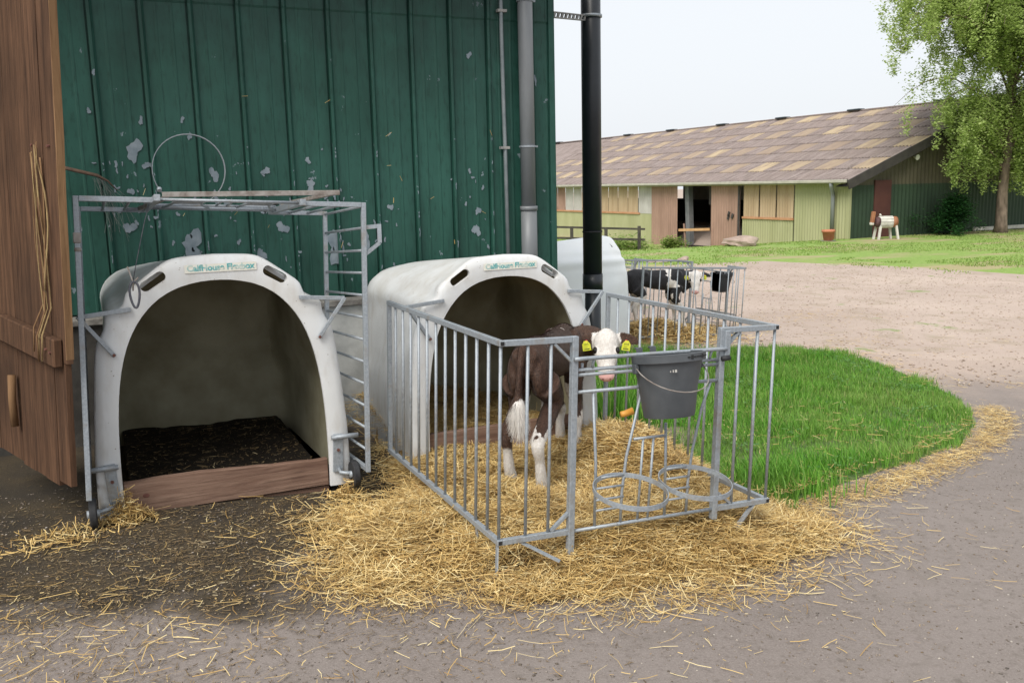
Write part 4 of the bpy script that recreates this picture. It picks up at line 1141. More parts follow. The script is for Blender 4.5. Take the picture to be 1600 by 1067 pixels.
# ------------------------------------------------------------------ buckets
def make_bucket(label, loc, rotz, mat, s=1.0, marks=True):
    root = thing('bucket', label, 'bucket', loc, (0, 0, rotz), 'feed buckets hung on the pens')
    # flattened at the back (+y)
    n = 48
    def ringp(r, z, flat=.62):
        o_ = []
        for k in range(n):
            a = 2 * PI * k / n; x_ = r * math.cos(a); y_ = r * math.sin(a)
            if y_ > r * flat: y_ = r * flat
            o_.append((x_ * s, (y_ - r * flat) * s, z * s))
        return o_
    prof = [(.001, 0.004), (.13, .004), (.136, .0), (.140, .012), (.158, .14), (.176, .262), (.190, .264), (.192, .30), (.183, .302), (.180, .30), (.170, .262), (.135, .02), (.001, .02)]
    vs = []
    for r, z in prof: vs += ringp(r * (1 if z > .2 else .96), z * 1.0)
    fs = [(i * n + k, i * n + (k + 1) % n, (i + 1) * n + (k + 1) % n, (i + 1) * n + k) for i in range(len(prof) - 1) for k in range(n)]
    m = MB(); m.add(vs, fs); b = m.build('body', mat, root); auto_smooth(b.data, 35)
    m = MB()
    for x_ in (-.10, -.02):
        m.box((x_ * s, .004 * s, .312 * s), (.036 * s, .008, .045 * s)); m.box((x_ * s, .018 * s, .332 * s), (.026 * s, .032, .008))
    m.build('hook', mat, root, bevel=.002)
    # wire handle hanging in front
    P_ = []
    for k in range(17):
        t_ = k / 16; a = PI * t_
        P_.append((.192 * math.cos(a) * s, (-.119 - .202 * math.sin(a)) * s, (.245 - .12 * math.sin(a) ** .9) * s))
    m = MB(); m.tube(P_, .0028, 6); m.build('handle', MAT['rust'], root, True)
    for sx in (-1, 1):
        m = MB(); m.box((sx * .187 * s, -.105 * s, .24 * s), (.02, .035, .04)); m.build('lug', mat, root, bevel=.003)
    if marks:
        # raised panel with little slots under the rim and worn pale stamps
        m = MB()
        for k in range(9):
            a = rad(-88 + k * 6); r = .1915 * s
            m.box((r * math.cos(a), (r * math.sin(a)) - .119 * s, .283 * s), (.012, .004, .016 if k % 4 == 1 else .006), Matrix.Rotation(a + PI / 2, 3, 'Z'))
        m.build('rim_slot', MAT['dark'], root)
        m = MB()
        for k, (w_, h_) in enumerate(((.004, .006), (.005, .010), (.009, .011))):
            a = rad(-118 + k * 4.4); r = (.1715 + .002) * s
            m.box((r * math.cos(a), r * math.sin(a) - .118 * s, .225 * s + (.0 if k else -.001)), (w_, .003, h_), Matrix.Rotation(a + PI / 2, 3, 'Z'))
        m.build('stamp', MAT['mark'], root)
    return root
b1 = make_bucket('big grey plastic bucket hooked on the near pen gate', (2.332, 3.46, .575), rad(-4), MAT['bucket'], .88)
b1.scale = (1, 1, 1.09)
b1.rotation_euler = (rad(-9), 0, rad(-4))
m = MB(); m.tube([(-.135, .02, .03), (-.175, .03, .02), (-.195, .03, .02)], [.016, .014, .012], 10); m.build('teat', MAT['teat'], b1, True)
b2 = make_bucket('black bucket hooked on the gate of the black and white calf\'s pen', (7.70, 10.12, .13), rad(90), MAT['bucket_black'], .85, False)
b3 = make_bucket('black bucket on the farthest pen', (6.9, 12.0, .22), rad(0), MAT['bucket_black'], 1.0, False)

# ------------------------------------------------------------------ calves
def make_calf(label, foot, heading, head_local, cam_turn, coat, vox=.0085, zface=.45):
    """foot: world xyz of the ground between the hooves; heading in radians; the body is one skin"""
    root = thing('calf', label, 'calf', foot, (0, 0, heading), None)
    LR = 1.16
    P = MB()
    def ell(c, r, rot=None, nu=14, nv=10):
        vs = []; 
        for j in range(nv + 1):
            b = -PI / 2 + PI * j / nv
            for i in range(nu):
                a = 2 * PI * i / nu
                q = Vector((math.cos(a) * math.cos(b) * r[0], math.sin(a) * math.cos(b) * r[1], math.sin(b) * r[2]))
                if rot is not None: q = rot @ q
                vs.append(Vector(c) + q)
        fs = [(j * nu + i, j * nu + (i + 1) % nu, (j + 1) * nu + (i + 1) % nu, (j + 1) * nu + i) for j in range(nv) for i in range(nu)]
        P.add(vs, fs)
    def limb(pts, rs, n=12):
        # spline refine
        pts = [Vector(p) for p in pts]; out_ = []; ro = []
        for i in range(len(pts) - 1):
            p0 = pts[max(i - 1, 0)]; p1 = pts[i]; p2 = pts[i + 1]; p3 = pts[min(i + 2, len(pts) - 1)]
            for k in range(5):
                t_ = k / 5
                out_.append(.5 * ((2 * p1) + (p2 - p0) * t_ + (2 * p0 - 5 * p1 + 4 * p2 - p3) * t_ ** 2 + (3 * p1 - p0 - 3 * p2 + p3) * t_ ** 3))
                s_ = t_ * t_ * (3 - 2 * t_); ro.append(rs[i] * (1 - s_) + rs[i + 1] * s_)
        out_.append(pts[-1]); ro.append(rs[-1])
        P.tube(out_, ro, n)
    # trunk
    zup = .05
    tr = [(-.44, .67, .05, .07), (-.40, .67, .085, .100), (-.32, .672, .108, .118), (-.2, .665, .106, .117), (-.05, .645, .114, .128), (.10, .632, .120, .141), (.22, .632, .116, .148), (.33, .645, .100, .140), (.42, .66, .075, .11)]
    vs = []; n = 24
    for (x_, z_, rx, rz) in tr:
        for k in range(n):
            a = 2 * PI * k / n
            ca, sa = math.cos(a), math.sin(a)
            yy = rx * math.copysign(abs(ca) ** .9, ca); zz_ = rz * math.copysign(abs(sa) ** .92, sa)
            if sa > .3: yy *= 1 - .28 * (sa - .3) / .7
            vs.append((x_, yy * 1.06, z_ + zz_ + zup + (.012 if x_ < -.1 else 0)))
    fs = [(i * n + k, i * n + (k + 1) % n, (i + 1) * n + (k + 1) % n, (i + 1) * n + k) for i in range(len(tr) - 1) for k in range(n)] + [tuple(range(n)), tuple((len(tr) - 1) * n + k for k in range(n))[::-1]]
    P.add(vs, fs)
    for s_ in (-1, 1):
        ell((-.20, s_ * .085, .785), (.05, .035, .035)); ell((-.41, s_ * .050, .765), (.035, .03, .04))
        ell((-.34, s_ * .070, .655), (.092, .056, .135)); ell((.30, s_ * .078, .66), (.085, .055, .15)); ell((.25, s_ * .085, .50), (.07, .045, .09))
    # tail
    limb([(-.43, 0, .81), (-.475, 0, .78), (-.49, .012, .64), (-.485, .02, .55)], [.028, .022, .018, .020], 8)
    limb([(-.485, .02, .56), (-.49, .024, .49), (-.485, .02, .42), (-.48, .018, .345)], [.022, .044, .042, .006], 10)
    H = coat['hooves']; TZ = .045
    for (hx, hy), (tx, ty), kind in zip(H, ((-.33, .085), (-.33, -.085), (.27, .085), (.27, -.085)), 'hhff'):
        sy = 1 if ty > 0 else -1
        if kind == 'h':
            limb([(tx, ty, .60), (tx + .085, ty * 1.18, .50), (tx + .02, ty * 1.12, .41), (hx - .045, hy * .98, .315), (hx - .03, hy, .20), (hx - .012, hy, .105), (hx + .012, hy, .045), (hx + .03, hy, .006)], [.088, .066, .050, .038, .027, .031, .036, .043], 12)
            ell((hx - .062, hy * .98, .325), (.024, .022, .034))
        else:
            limb([(tx + .03, ty, .60), (tx - .03, ty * 1.05, .47), (tx + .02, ty * 1.0, .37), (hx - .005, hy, .265), (hx - .005, hy, .18), (hx + .0, hy, .10), (hx + .014, hy, .045), (hx + .03, hy, .006)], [.075, .056, .042, .039, .027, .031, .036, .042], 12)
            ell((hx + .004, hy, .272), (.034, .033, .036))
    # neck and head
    hc = Vector(head_local)     # centre of the cranium
    tc = Vector(cam_turn).normalized()     # horizontal direction the face looks at (local)
    up = Vector((0, 0, 1))
    u = (tc * (1 - zface) - up * (zface + .45)).normalized()
    side = up.cross(tc).normalized()
    wv = side.cross(u).normalized()
    if wv.dot(tc) < 0: wv = -wv
    HS = coat.get('hs', 1.09)
    def HP(a, b, c_): return hc + (u * a + side * b + wv * c_) * HS
    R_ = Matrix((u, side, wv)).transposed()
    nb_ = hc - wv * .075 - u * .01
    mid = Vector(((.40 + nb_.x) / 2 + .085, nb_.y * .42, .71))
    limb([(.30, 0, .66), (.40, nb_.y * .12, .675), mid, nb_], [.135, .118, .092, .080], 16)
    limb([(.36, 0, .56), (.43, nb_.y * .2, .60), mid - Vector((0, 0, .06))], [.10, .075, .06], 12)
    ell(HP(0, 0, -.01), (.098, .078, .080), R_, 20, 14)
    ell(HP(-.055, 0, .0), (.04, .045, .05), R_)
    limb([HP(.01, 0, -.01), HP(.08, 0, -.008), HP(.14, 0, -.008), HP(.185, 0, -.006), HP(.205, 0, -.004)], [.076, .067, .053, .049, .040], 16)
    ell(HP(.195, 0, .0), (.035, .050, .036), R_, 16, 12)
    limb([HP(.03, 0, -.065), HP(.10, 0, -.05), HP(.185, 0, -.03)], [.045, .036, .026], 12)
    for s_ in (-1, 1):
        ell(HP(.055, s_ * .055, .018), (.034, .018, .026), R_)   # brow
        # ear: thin leaf to the side
        vs = []; m_ = 9; kk = 10
        e0 = HP(-.045, s_ * .055, -.02); ed = (side * s_ * 1.0 - up * .12 - tc * .05).normalized(); ew = (up * .9 - tc * .25).normalized(); en = ed.cross(ew).normalized()
        for i in range(m_):
            f_ = i / (m_ - 1); wd = .006 + .040 * math.sin(PI * min(1, .12 + f_ * .88)) ** .7 * (1 - .25 * f_); th = .010
            c0 = e0 + ed * (.150 * f_) - up * (.015 * f_ * f_)
            for k in range(kk):
                a = 2 * PI * k / kk
                vs.append(c0 + ew * wd * math.cos(a) + en * (th * math.sin(a) + .012 * (math.cos(a) ** 2)))
        fs = [(i * kk + k, i * kk + (k + 1) % kk, (i + 1) * kk + (k + 1) % kk, (i + 1) * kk + k) for i in range(m_ - 1) for k in range(kk)] + [tuple(range(kk)), tuple((m_ - 1) * kk + k for k in range(kk))[::-1]]
        P.add(vs, fs)
    me = P.mesh('body'); tmp = bpy.data.objects.new('body_tmp', me); col.objects.link(tmp)
    md = tmp.modifiers.new('r', 'REMESH'); md.mode = 'VOXEL'; md.voxel_size = vox; md.use_smooth_shade = True
    ms = tmp.modifiers.new('s', 'SMOOTH'); ms.iterations = 3 if vox < .01 else 2; ms.factor = .5
    bpy.context.view_layer.update()
    nm = bpy.data.meshes.new_from_object(tmp.evaluated_get(bpy.context.evaluated_depsgraph_get())); bpy.data.objects.remove(tmp); nm.name = 'body'
    co = np.zeros(len(nm.vertices) * 3, np.float32); nm.vertices.foreach_get('co', co); co = co.reshape(-1, 3).astype(float)
    hcn = np.array(hc); rel = (co - hcn) / HS
    a_ = rel @ np.array(u); b_ = rel @ np.array(side); c_ = rel @ np.array(wv)
    nz = (vnoise(co[:, 0] * 3 + co[:, 2], co[:, 1] * 3 + co[:, 2] * 2, 9, 3) - .5)
    white = coat['fn'](co[:, 0], co[:, 1], co[:, 2], a_, b_, c_, nz)
    # face: muzzle and forehead white
    face = (a_ > -.085) & (c_ > -.055 + .02 * nz) & (np.abs(b_) < .082) & (a_ < .26) & (c_ < .12)
    chin = (a_ > .12) & (a_ < .26) & (np.abs(b_) < .07) & (c_ < .12) & (c_ > -.1)
    white = np.where(face | chin, 1.0, white)
    white = np.where((np.abs(b_) > .088) & (np.abs(b_) < .3) & (a_ < .06) & (a_ > -.16) & (np.abs(c_) < .1), 0.0, white)
    pink = ((a_ > .188) & (np.abs(b_) < .048) & (c_ > -.03) & (np.abs(c_) < .1)).astype(float)
    at = nm.attributes.new('white', 'FLOAT', 'POINT'); at.data.foreach_set('value', white.astype(np.float32))
    at = nm.attributes.new('pink', 'FLOAT', 'POINT'); at.data.foreach_set('value', pink.astype(np.float32))
    at = nm.attributes.new('hoof', 'FLOAT', 'POINT'); at.data.foreach_set('value', (co[:, 2] < .035).astype(np.float32))
    t = NT('calf_coat'); fur = t.noise(90, 6, t.map((1, 1, .35)), .7); fl_ = t.noise(8, 6)
    dark = t.mix(t.ramp(fl_, [(.35, 0.), (.7, 1.)]), coat['c1'], coat['c2'])
    dark = t.mix(t.ramp(fur, [(.4, 0.), (.7, .5)]), dark, coat['c3'])
    wh = t.mix(t.ramp(fur, [(.35, 0.), (.65, 1.)]), (.60, .56, .52, 1), (.78, .76, .74, 1))
    th_ = t.math('ADD', t.attr('white'), t.math('MULTIPLY', t.math('SUBTRACT', fur, .5), .9))
    c = t.mix(t.ramp(th_, [(.44, 0.), (.56, 1.)]), dark, wh)
    c = t.mix(t.math('MULTIPLY', t.attr('pink'), .8), c, (.62, .30, .28, 1))
    c = t.mix(t.math('MULTIPLY', t.attr('hoof'), .75), c, (.50, .42, .32, 1))
    t.base(c); t.rough(.8); t.b.inputs['Specular IOR Level'].default_value = .2; t.b.inputs['Sheen Weight'].default_value = .15
    t.bump(t.math('ADD', fur, t.math('MULTIPLY', fl_, .8)), .5, .008)
    nm.materials.clear(); nm.materials.append(t.m)
    for p in nm.polygons: p.use_smooth = True
    link('body', nm, root)
    if vox < .01:
        nm.calc_loop_triangles()
        tri = np.zeros(len(nm.loop_triangles) * 3, np.int32); nm.loop_triangles.foreach_get('vertices', tri); tri = tri.reshape(-1, 3)
        vn = np.zeros(len(nm.vertices) * 3, np.float32); nm.vertices.foreach_get('normal', vn); vn = vn.reshape(-1, 3)
        ar = np.linalg.norm(np.cross(co[tri[:, 1]] - co[tri[:, 0]], co[tri[:, 2]] - co[tri[:, 0]]), axis=1); ar /= ar.sum()
        NF = 130000; ti_ = rng.choice(len(tri), NF, p=ar); bc = rng.dirichlet((1, 1, 1), NF)
        p_ = (co[tri[ti_]] * bc[:, :, None]).sum(1); nn_ = (vn[tri[ti_]] * bc[:, :, None]).sum(1); wv_ = (white[tri[ti_]] * bc).sum(1); pk_ = (pink[tri[ti_]] * bc).sum(1)
        keep_ = (pk_ < .2) & (p_[:, 2] > .04); p_, nn_, wv_ = p_[keep_], nn_[keep_], wv_[keep_]; NF = len(p_)
        flow = np.tile(np.array([-.75, 0, -.65]), (NF, 1)) + rng.normal(0, .28, (NF, 3))
        hd = (np.abs((p_ - hcn) @ np.array(side)) < .2) & (np.linalg.norm(p_ - hcn, axis=1) < .28)
        flow[hd] = np.array(u) * -.2 + np.array([0, 0, .1]) + rng.normal(0, .5, (hd.sum(), 3))
        flow[p_[:, 2] < .35] = np.array([0, 0, -1]) + rng.normal(0, .2, ((p_[:, 2] < .35).sum(), 3))
        flow -= nn_ * (flow * nn_).sum(1)[:, None]; flow /= np.linalg.norm(flow, axis=1)[:, None] + 1e-9
        brush = (p_[:, 0] < -.44) & (p_[:, 2] < .54) & (p_[:, 2] > .33) & (np.abs(p_[:, 1]) < .08)
        Lh = rng.uniform(.008, .016, NF); Lh[brush] = rng.uniform(.03, .075, brush.sum()); Lh[hd] *= .7
        dirn = flow * 1.0 + nn_ * .32; dirn[brush] = np.array([0, 0, -1]) + nn_[brush] * .35 + rng.normal(0, .12, (brush.sum(), 3))
        sv = np.cross(dirn, nn_); sv /= np.linalg.norm(sv, axis=1)[:, None] + 1e-9
        wd_ = .0009
        V = np.zeros((NF, 4, 3)); V[:, 0] = p_ - sv * wd_ - nn_ * .001; V[:, 1] = p_ + sv * wd_ - nn_ * .001
        tip = p_ + dirn * Lh[:, None]; V[:, 2] = tip + sv * wd_ * .2; V[:, 3] = tip - sv * wd_ * .2
        hm = NT('calf_hair'); g_ = hm.n('ShaderNodeNewGeometry'); rnd = g_.outputs['Random Per Island']
        dk = hm.ramp(rnd, [(0, coat['c1']), (.6, coat['c2']), (1, tuple(min(1, q * 1.5) for q in coat['c3'][:3]) + (1,))])
        wh_ = hm.ramp(rnd, [(0, (.56, .52, .47, 1)), (1, (.82, .80, .77, 1))])
        hm.base(hm.mix(hm.ramp(hm.math('ADD', hm.attr('tone'), hm.math('MULTIPLY', hm.math('SUBTRACT', rnd, .5), .5)), [(.45, 0.), (.55, 1.)]), dk, wh_)); hm.rough(.6)
        ho = link('hair', mass('hair', V, 4, [(0, 1, 2, 3)], hm.m, wv_), root); ho['kind'] = 'stuff'
    for s_ in (-1, 1):
        m = MB()
        e = HP(.052, s_ * .0625, .030)
        vs = []
        for j in range(9):
            b = -PI / 2 + PI * j / 8
            for i in range(12):
                a = 2 * PI * i / 12; q = R_ @ Vector((math.cos(a) * math.cos(b) * .0235, math.sin(a) * math.cos(b) * .0155, math.sin(b) * .019)); vs.append(e + q)
        m.add(vs, [(j * 12 + i, j * 12 + (i + 1) % 12, (j + 1) * 12 + (i + 1) % 12, (j + 1) * 12 + i) for j in range(8) for i in range(12)]); m.build('eye', MAT['eye'], root, True)
        m = MB(); 
        # nostril
        ns = HP(.216, s_ * .019, .016); m.tube([ns, ns + u * .006 + wv * .003], [.006, .004], 8); m.build('nostril', MAT['bolt'], root)
        # ear tag hanging from the ear
        e0 = HP(-.045, s_ * .055, -.02) + side * s_ * (.068) - up * .012 + tc * .045
        ts = 1 if s_ > 0 else 1
        m = MB(); poly = [(-.010, .0), (.010, 0), (.026, -.022), (.027, -.062), (-.027, -.062), (-.026, -.022)]
        rt = Matrix.Rotation(s_ * -.18, 3, tc)
        tcn = (tc + side * s_ * .2).normalized(); sd_ = up.cross(tcn).normalized()
        vs = []
        for off in (0, .003):
            for (px, pz) in poly: vs.append(e0 + rt @ (sd_ * px + up * pz) + tcn * off)
        k = len(poly); m.add(vs, [tuple(range(k)), tuple(range(k, 2 * k))[::-1]] + [(i, (i + 1) % k, k + (i + 1) % k, k + i) for i in range(k)])
        tg_ = m.build('ear_tag', MAT['yellowtag'], root)
        m = MB(); 
        for (px, pz, w_, h_) in ((-.012, -.022, .003, .014), (-.004, -.022, .003, .014), (.004, -.023, .003, .012), (.012, -.021, .003, .014), (0, -.052, .034, .006), (-.004, -.040, .022, .002)):
            m.add([e0 + rt @ (sd_ * (px + i * w_ / 2) + up * (pz + j * h_ / 2)) + tcn * .0038 for i, j in ((-1, -1), (1, -1), (1, 1), (-1, 1))], [(0, 1, 2, 3)])
        m.build('tag_print', MAT['ink'], tg_)
        m = MB(); bb_ = e0 + rt @ (-sd_ * s_ * .0 + up * .006) - tcn * .004 + side * -s_ * .006; m.tube([bb_ - up * .010, bb_ - up * .010 + tcn * .005], .009, 12); m.build('tag_button', MAT['redtag'], tg_, True)
    return root

def coat1(x, y, z, a, b, c, nz):
    w_ = np.zeros_like(x)
    fore = x > .0
    w_ = np.where(fore & (z < .29 + .05 * nz), 1., w_)
    w_ = np.where((~fore) & (y > 0) & (x > -.46) & (z < .22 + .06 * nz), 1., w_)
    w_ = np.where((~fore) & (y <= 0) & (z < .35 + .05 * nz), 1., w_)
    w_ = np.where((z < .485) & (np.abs(y) < .075) & (x > -.30) & (x < .36), 1., w_)           # belly
    w_ = np.where((z < .50) & (z > .3) & (np.abs(y) < .045) & (x < 0) & (x > -.42), 1., w_)
    w_ = np.where((x < -.44) & (z < .53 + .06 * nz) & (z > .33) & (np.abs(y) < .07), 1., w_)    # tail brush
    w_ = np.where((z > .812) & (x > .20) & (x < .40) & (np.abs(y) < .06), 1., w_)                # withers
    w_ = np.where((z < .56) & (z > .40) & (x > .37) & (np.abs(y + .02) < .05), 1., w_)            # chest
    return w_
def coat2(x, y, z, a, b, c, nz):
    w_ = np.zeros_like(x)
    w_ = np.where((z < .36 + .08 * nz), 1., w_)
    w_ = np.where((z < .50 + .05 * nz) & (x < .20) , 1., w_)
    w_ = np.where((x > .12 + .06 * nz) & (x < .30 + .05 * nz + (z - .7) * .3) & (z > .58), 1., w_)
    return w_
h_ = rad(45.7)
cu_, su_ = math.cos(h_), math.sin(h_)
cc = (2.392, 4.745)
def toloc(X, Y, c0=cc, h=h_):
    dx, dy = X - c0[0], Y - c0[1]; return (dx * math.cos(h) + dy * math.sin(h), -dx * math.sin(h) + dy * math.cos(h))
hooves1 = [toloc(*p) for p in ((2.07, 4.60), (2.15, 4.35), (2.68, 5.14), (2.67, 4.89))]
hooves1 = [(a - .02, b) for a, b in hooves1]
hl = toloc(2.812, 4.79)
zc1 = -.05
camdir = (-2.84, -4.90)
tcl = (camdir[0] * cu_ + camdir[1] * su_, -camdir[0] * su_ + camdir[1] * cu_, 0)
hl = (hl[0] + .01, hl[1] - .005)
calf1 = make_calf('dark brown calf with white face, looking back from the straw pen', (cc[0], cc[1], zc1), h_, (hl[0], hl[1], .715), tcl,
                  dict(hooves=hooves1, fn=coat1, c1=(.028, .014, .010, 1), c2=(.065, .034, .022, 1), c3=(.13, .072, .048, 1)))
h2_ = rad(-8); c2 = (6.92, 10.42)
hooves2 = [(-.38, .08), (-.30, -.08), (.32, .07), (.38, -.07)]
cd2 = (-7.4, -10.2); tcl2 = (cd2[0] * math.cos(h2_) + cd2[1] * math.sin(h2_), -cd2[0] * math.sin(h2_) + cd2[1] * math.cos(h2_), 0)
calf2 = make_calf('black and white calf standing in the pen beyond the black pipe', (c2[0], c2[1], -.37), h2_, (.50, -.19, .72), tcl2,
                  dict(hooves=hooves2, fn=coat2, c1=(.010, .010, .012, 1), c2=(.022, .022, .026, 1), c3=(.04, .04, .045, 1)), .011, .55)
# straw in the far pen
N = 9000
x = rng.normal(6.95, .45, N); y = rng.normal(10.3, .42, N); hgt = .22 * np.exp(-(((x - 6.6) / .45) ** 2 + ((y - 10.0) / .35) ** 2))
V = straws(x, y, terr(x, y) + hgt + rng.random(N) * .05, .06, .22, .009, 71)
o = link('pen_straw', mass('pen_straw', V, 6, SQ, MAT['straw'])); tag(o, 'straw bedding under the black and white calf', 'straw', kind='stuff')
m = MB(); vs = []; fs = []
gx = np.linspace(6.1, 7.9, 30); gy = np.linspace(9.5, 11.2, 28)
GX, GY = np.meshgrid(gx, gy, indexing='ij'); Z = terr(GX, GY) + .19 * np.exp(-(((GX - 6.6) / .45) ** 2 + ((GY - 10.0) / .35) ** 2)) + .02 * vnoise(GX, GY, 6, 3) * np.exp(-(((GX - 6.95) / .6) ** 2 + ((GY - 10.3) / .55) ** 2) ** 2) - .012 * (1 - np.exp(-(((GX - 6.95) / .6) ** 2 + ((GY - 10.3) / .55) ** 2) ** 2))
m.add(list(zip(GX.ravel(), GY.ravel(), Z.ravel())), [(i * 28 + j, (i + 1) * 28 + j, (i + 1) * 28 + j + 1, i * 28 + j + 1) for i in range(29) for j in range(27)])
o = m.build('far_straw_bed', MAT['bed'], smooth=True); tag(o, 'matted straw layer under the black and white calf', 'straw', kind='stuff')

# small straw heaps at the left hutch wheels
def heap(name, label, cx, cy, r_, h, n, seed):
    rg_ = np.random.default_rng(seed); x = cx + rg_.normal(0, r_, n); y = cy + rg_.normal(0, r_ * .7, n)
    hz = h * np.exp(-(((x - cx) / r_) ** 2 + ((y - cy) / (r_ * .7)) ** 2) / 1.4)
    V = straws(x, y, terr(x, y) + hz * rg_.random(n) + .004, .04, .13, .004, seed, .7)
    o = link(name, mass(name, V, 6, SQ, MAT['straw'])); tag(o, label, 'straw', kind='stuff')
heap('straw_heap', 'small straw heap against the left foot of the empty hutch', .03, 4.86, .06, .17, 600, 81)
heap('straw_heap', 'small straw wisp at the right foot of the empty hutch', 1.17, 4.82, .05, .10, 260, 82)
heap('straw_heap', 'flat straw heap left of the empty hutch wheel', -.27, 4.72, .13, .03, 300, 83)

# ------------------------------------------------------------------ far barn
XB = 25.88; YB = 26.02; YE = 56.0; ZE = 1.50; SL = .385; XR = 33.8; ZR = ZE + SL * (XR - XB + .32)
bn = thing('long_barn', 'long low barn with corrugated roof and pale green walls across the yard', 'barn', (0, 0, 0))
def corr(y0, y1, z0, z1, x, pitch, amp, name, mat, axis='y', parent=bn):
    n = max(2, int((y1 - y0) / pitch * 2)); m = MB(); vs = []
    for k in range(n + 1):
        y_ = y0 + (y1 - y0) * k / n; dx = amp if k % 2 else -amp
        for z_ in (z0, z1(y_) if callable(z1) else z1):
            vs.append((x + dx, y_, z_) if axis == 'y' else (y_, x + dx, z_))
    m.add(vs, [(2 * k, 2 * k + 2, 2 * k + 3, 2 * k + 1) for k in range(n)])
    return m.build(name, mat, parent)
# long wall: lower green, upper panels
corr(YB, 29.0, -1.2, 1.42, XB, .15, .016, 'wall_sheet', MAT['bgreen'])
corr(29.0, 32.2, -1.9, -.02, XB, .15, .016, 'wall_sheet', MAT['bgreen'])
corr(39.3, YE, -2.2, .0, XB, .15, .016, 'wall_sheet', MAT['bgreen'])
y = 29.0
for k in range(3): corr(29.0 + 1.066 * k, 29.0 + 1.066 * (k + 1) - .03, -.0, 1.42, XB - .01, .15, .014, 'light_panel', MAT['bbeige'])
MB().box((XB - .03, 30.6, -.02), (.05, 3.2, .09)).build('sill', MAT['orange'], bn)
MB().box((XB - .03, 46.2, -.0), (.05, 11.5, .09)).build('sill', MAT['orange'], bn)
yy = 40.6
for k in range(14):
    mt = MAT['bbeige'] if k not in (6, 7) else MAT['bgrey']
    if k in (8, 9): mt = MAT['bbrown']
    corr(yy, yy + .97, .03, 1.44, XB - .01, .15, .014, 'light_panel', mt); yy += 1.0
corr(39.3, 40.6, -.0, 1.42, XB - .012, .15, .014, 'light_panel', MAT['bgrey'])
# sliding doors and track
corr(36.95, 39.25, -1.62, 1.36, XB - .10, .18, .014, 'sliding_door', MAT['bbrown'])
d2 = corr(32.25, 34.35, -1.5, 1.36, XB - .10, .18, .014, 'sliding_door', MAT['bbrown'])
MB().box((XB - .12, 32.33, -.05), (.04, .12, 2.8)).build('door_edge', MAT['barge'], bn)
for yy_, zz_ in ((32.75, .03), (33.0, .12), (33.02, -.02)): MB().box((XB - .14, yy_, zz_), (.03, .12, .22), Matrix.Rotation(.4, 3, 'X')).build('door_handle', MAT['barge'], bn)
MB().box((XB - .07, 35.6, 1.41), (.1, 8.6, .09)).build('door_track', MAT['bgreen'], bn)
MB().box((XB + .06, (YB + YE) / 2 + .1, 1.47), (.06, YE - YB, .16)).build('header', MAT['bgreen'], bn)
# opening: column, inner daylight sheet, plank
MB().box((XB + .3, 36.55, 0), (.25, .3, 2.9), Matrix.Rotation(-.06, 3, 'X')).build('column', MAT['pole_grey'], bn)
MB().box((XB + .3, 34.75, .95), (.2, .3, .9)).build('column', MAT['barge'], bn)
corr(32, 44, .55, 3.55, XB + 5.2, .4, .02, 'inner_light_panel', MAT['bgrey'])
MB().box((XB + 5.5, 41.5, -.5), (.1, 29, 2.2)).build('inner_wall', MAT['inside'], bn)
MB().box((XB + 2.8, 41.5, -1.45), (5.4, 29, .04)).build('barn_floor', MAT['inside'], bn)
pk = thing('wooden_rail', 'pale wooden plank barring the dark barn doorway', 'plank', (0, 0, 0))
MB().bar((XB - .2, 36.7, -.72), (XB - .2, 34.3, -.60), .05, .12).build('plank', MAT['plank'], pk)
MB().bar((XB - .15, 36.2, -1.5), (XB - .15, 36.35, -.4), .05, .08).build('brace', MAT['bbrown'], pk)
# gable
def zg(x_): return ZE - .14 + SL * (min(x_, 2 * XR - x_) - XB + .3)
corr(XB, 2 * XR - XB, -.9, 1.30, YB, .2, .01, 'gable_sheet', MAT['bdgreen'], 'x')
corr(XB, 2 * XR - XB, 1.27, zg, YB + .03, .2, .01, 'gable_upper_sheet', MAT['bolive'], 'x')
MB().box((XB + .01, YB + .01, .0), (.10, .10, 2.8)).build('corner_trim', MAT['bgreen'], bn)
MB().box((27.5, YB - .03, .40), (.84, .05, 2.15)).build('gable_door', MAT['bred'], bn)
MB().box((36.5, YB - .12, -.58), (8, .12, .14)).build('white_kerb', MAT['cowwhite'], bn)
m = MB(); m.tube([(29.08, YB - .02, 2.33), (29.08, YB - .18, 2.30)], [.05, .11], 12); m.build('lamp', MAT['cowwhite'], bn)
# barge boards
for s_ in (0, 1):
    a = (XB - .42, YB - .32, ZE - .17) if not s_ else (2 * XR - XB + .42, YB - .32, ZE - .17); b = (XR, YB - .32, ZR - .14)
    MB().bar(a, b, .06, .34).build('barge_board', MAT['barge'], bn)
    a2 = (a[0], YB - .02, a[2] - .05); b2 = (b[0], YB - .02, b[2] - .05)
    MB().bar(a2, b2, .6, .03).build('soffit', MAT['barge'], bn)
# the far end of the barn, too small to pick its sheets apart
m = MB(); vs = []; kk_ = 180
for k in range(kk_ + 1):
    y_ = YE + .02 + 26.0 * k / kk_; z_ = .03 * (1 if k % 2 else -1)
    vs += [(XB - .42, y_, ZE + z_), (XR, y_, ZR + z_)]
m.add(vs, [(2 * k, 2 * k + 1, 2 * k + 3, 2 * k + 2) for k in range(kk_)]); o = m.build('far_roof', MAT['roof'], bn); o['kind'] = 'stuff'
corr(YE, YE + 26, -2.3, 1.45, XB, .3, .016, 'far_wall_sheet', MAT['bgreen'])
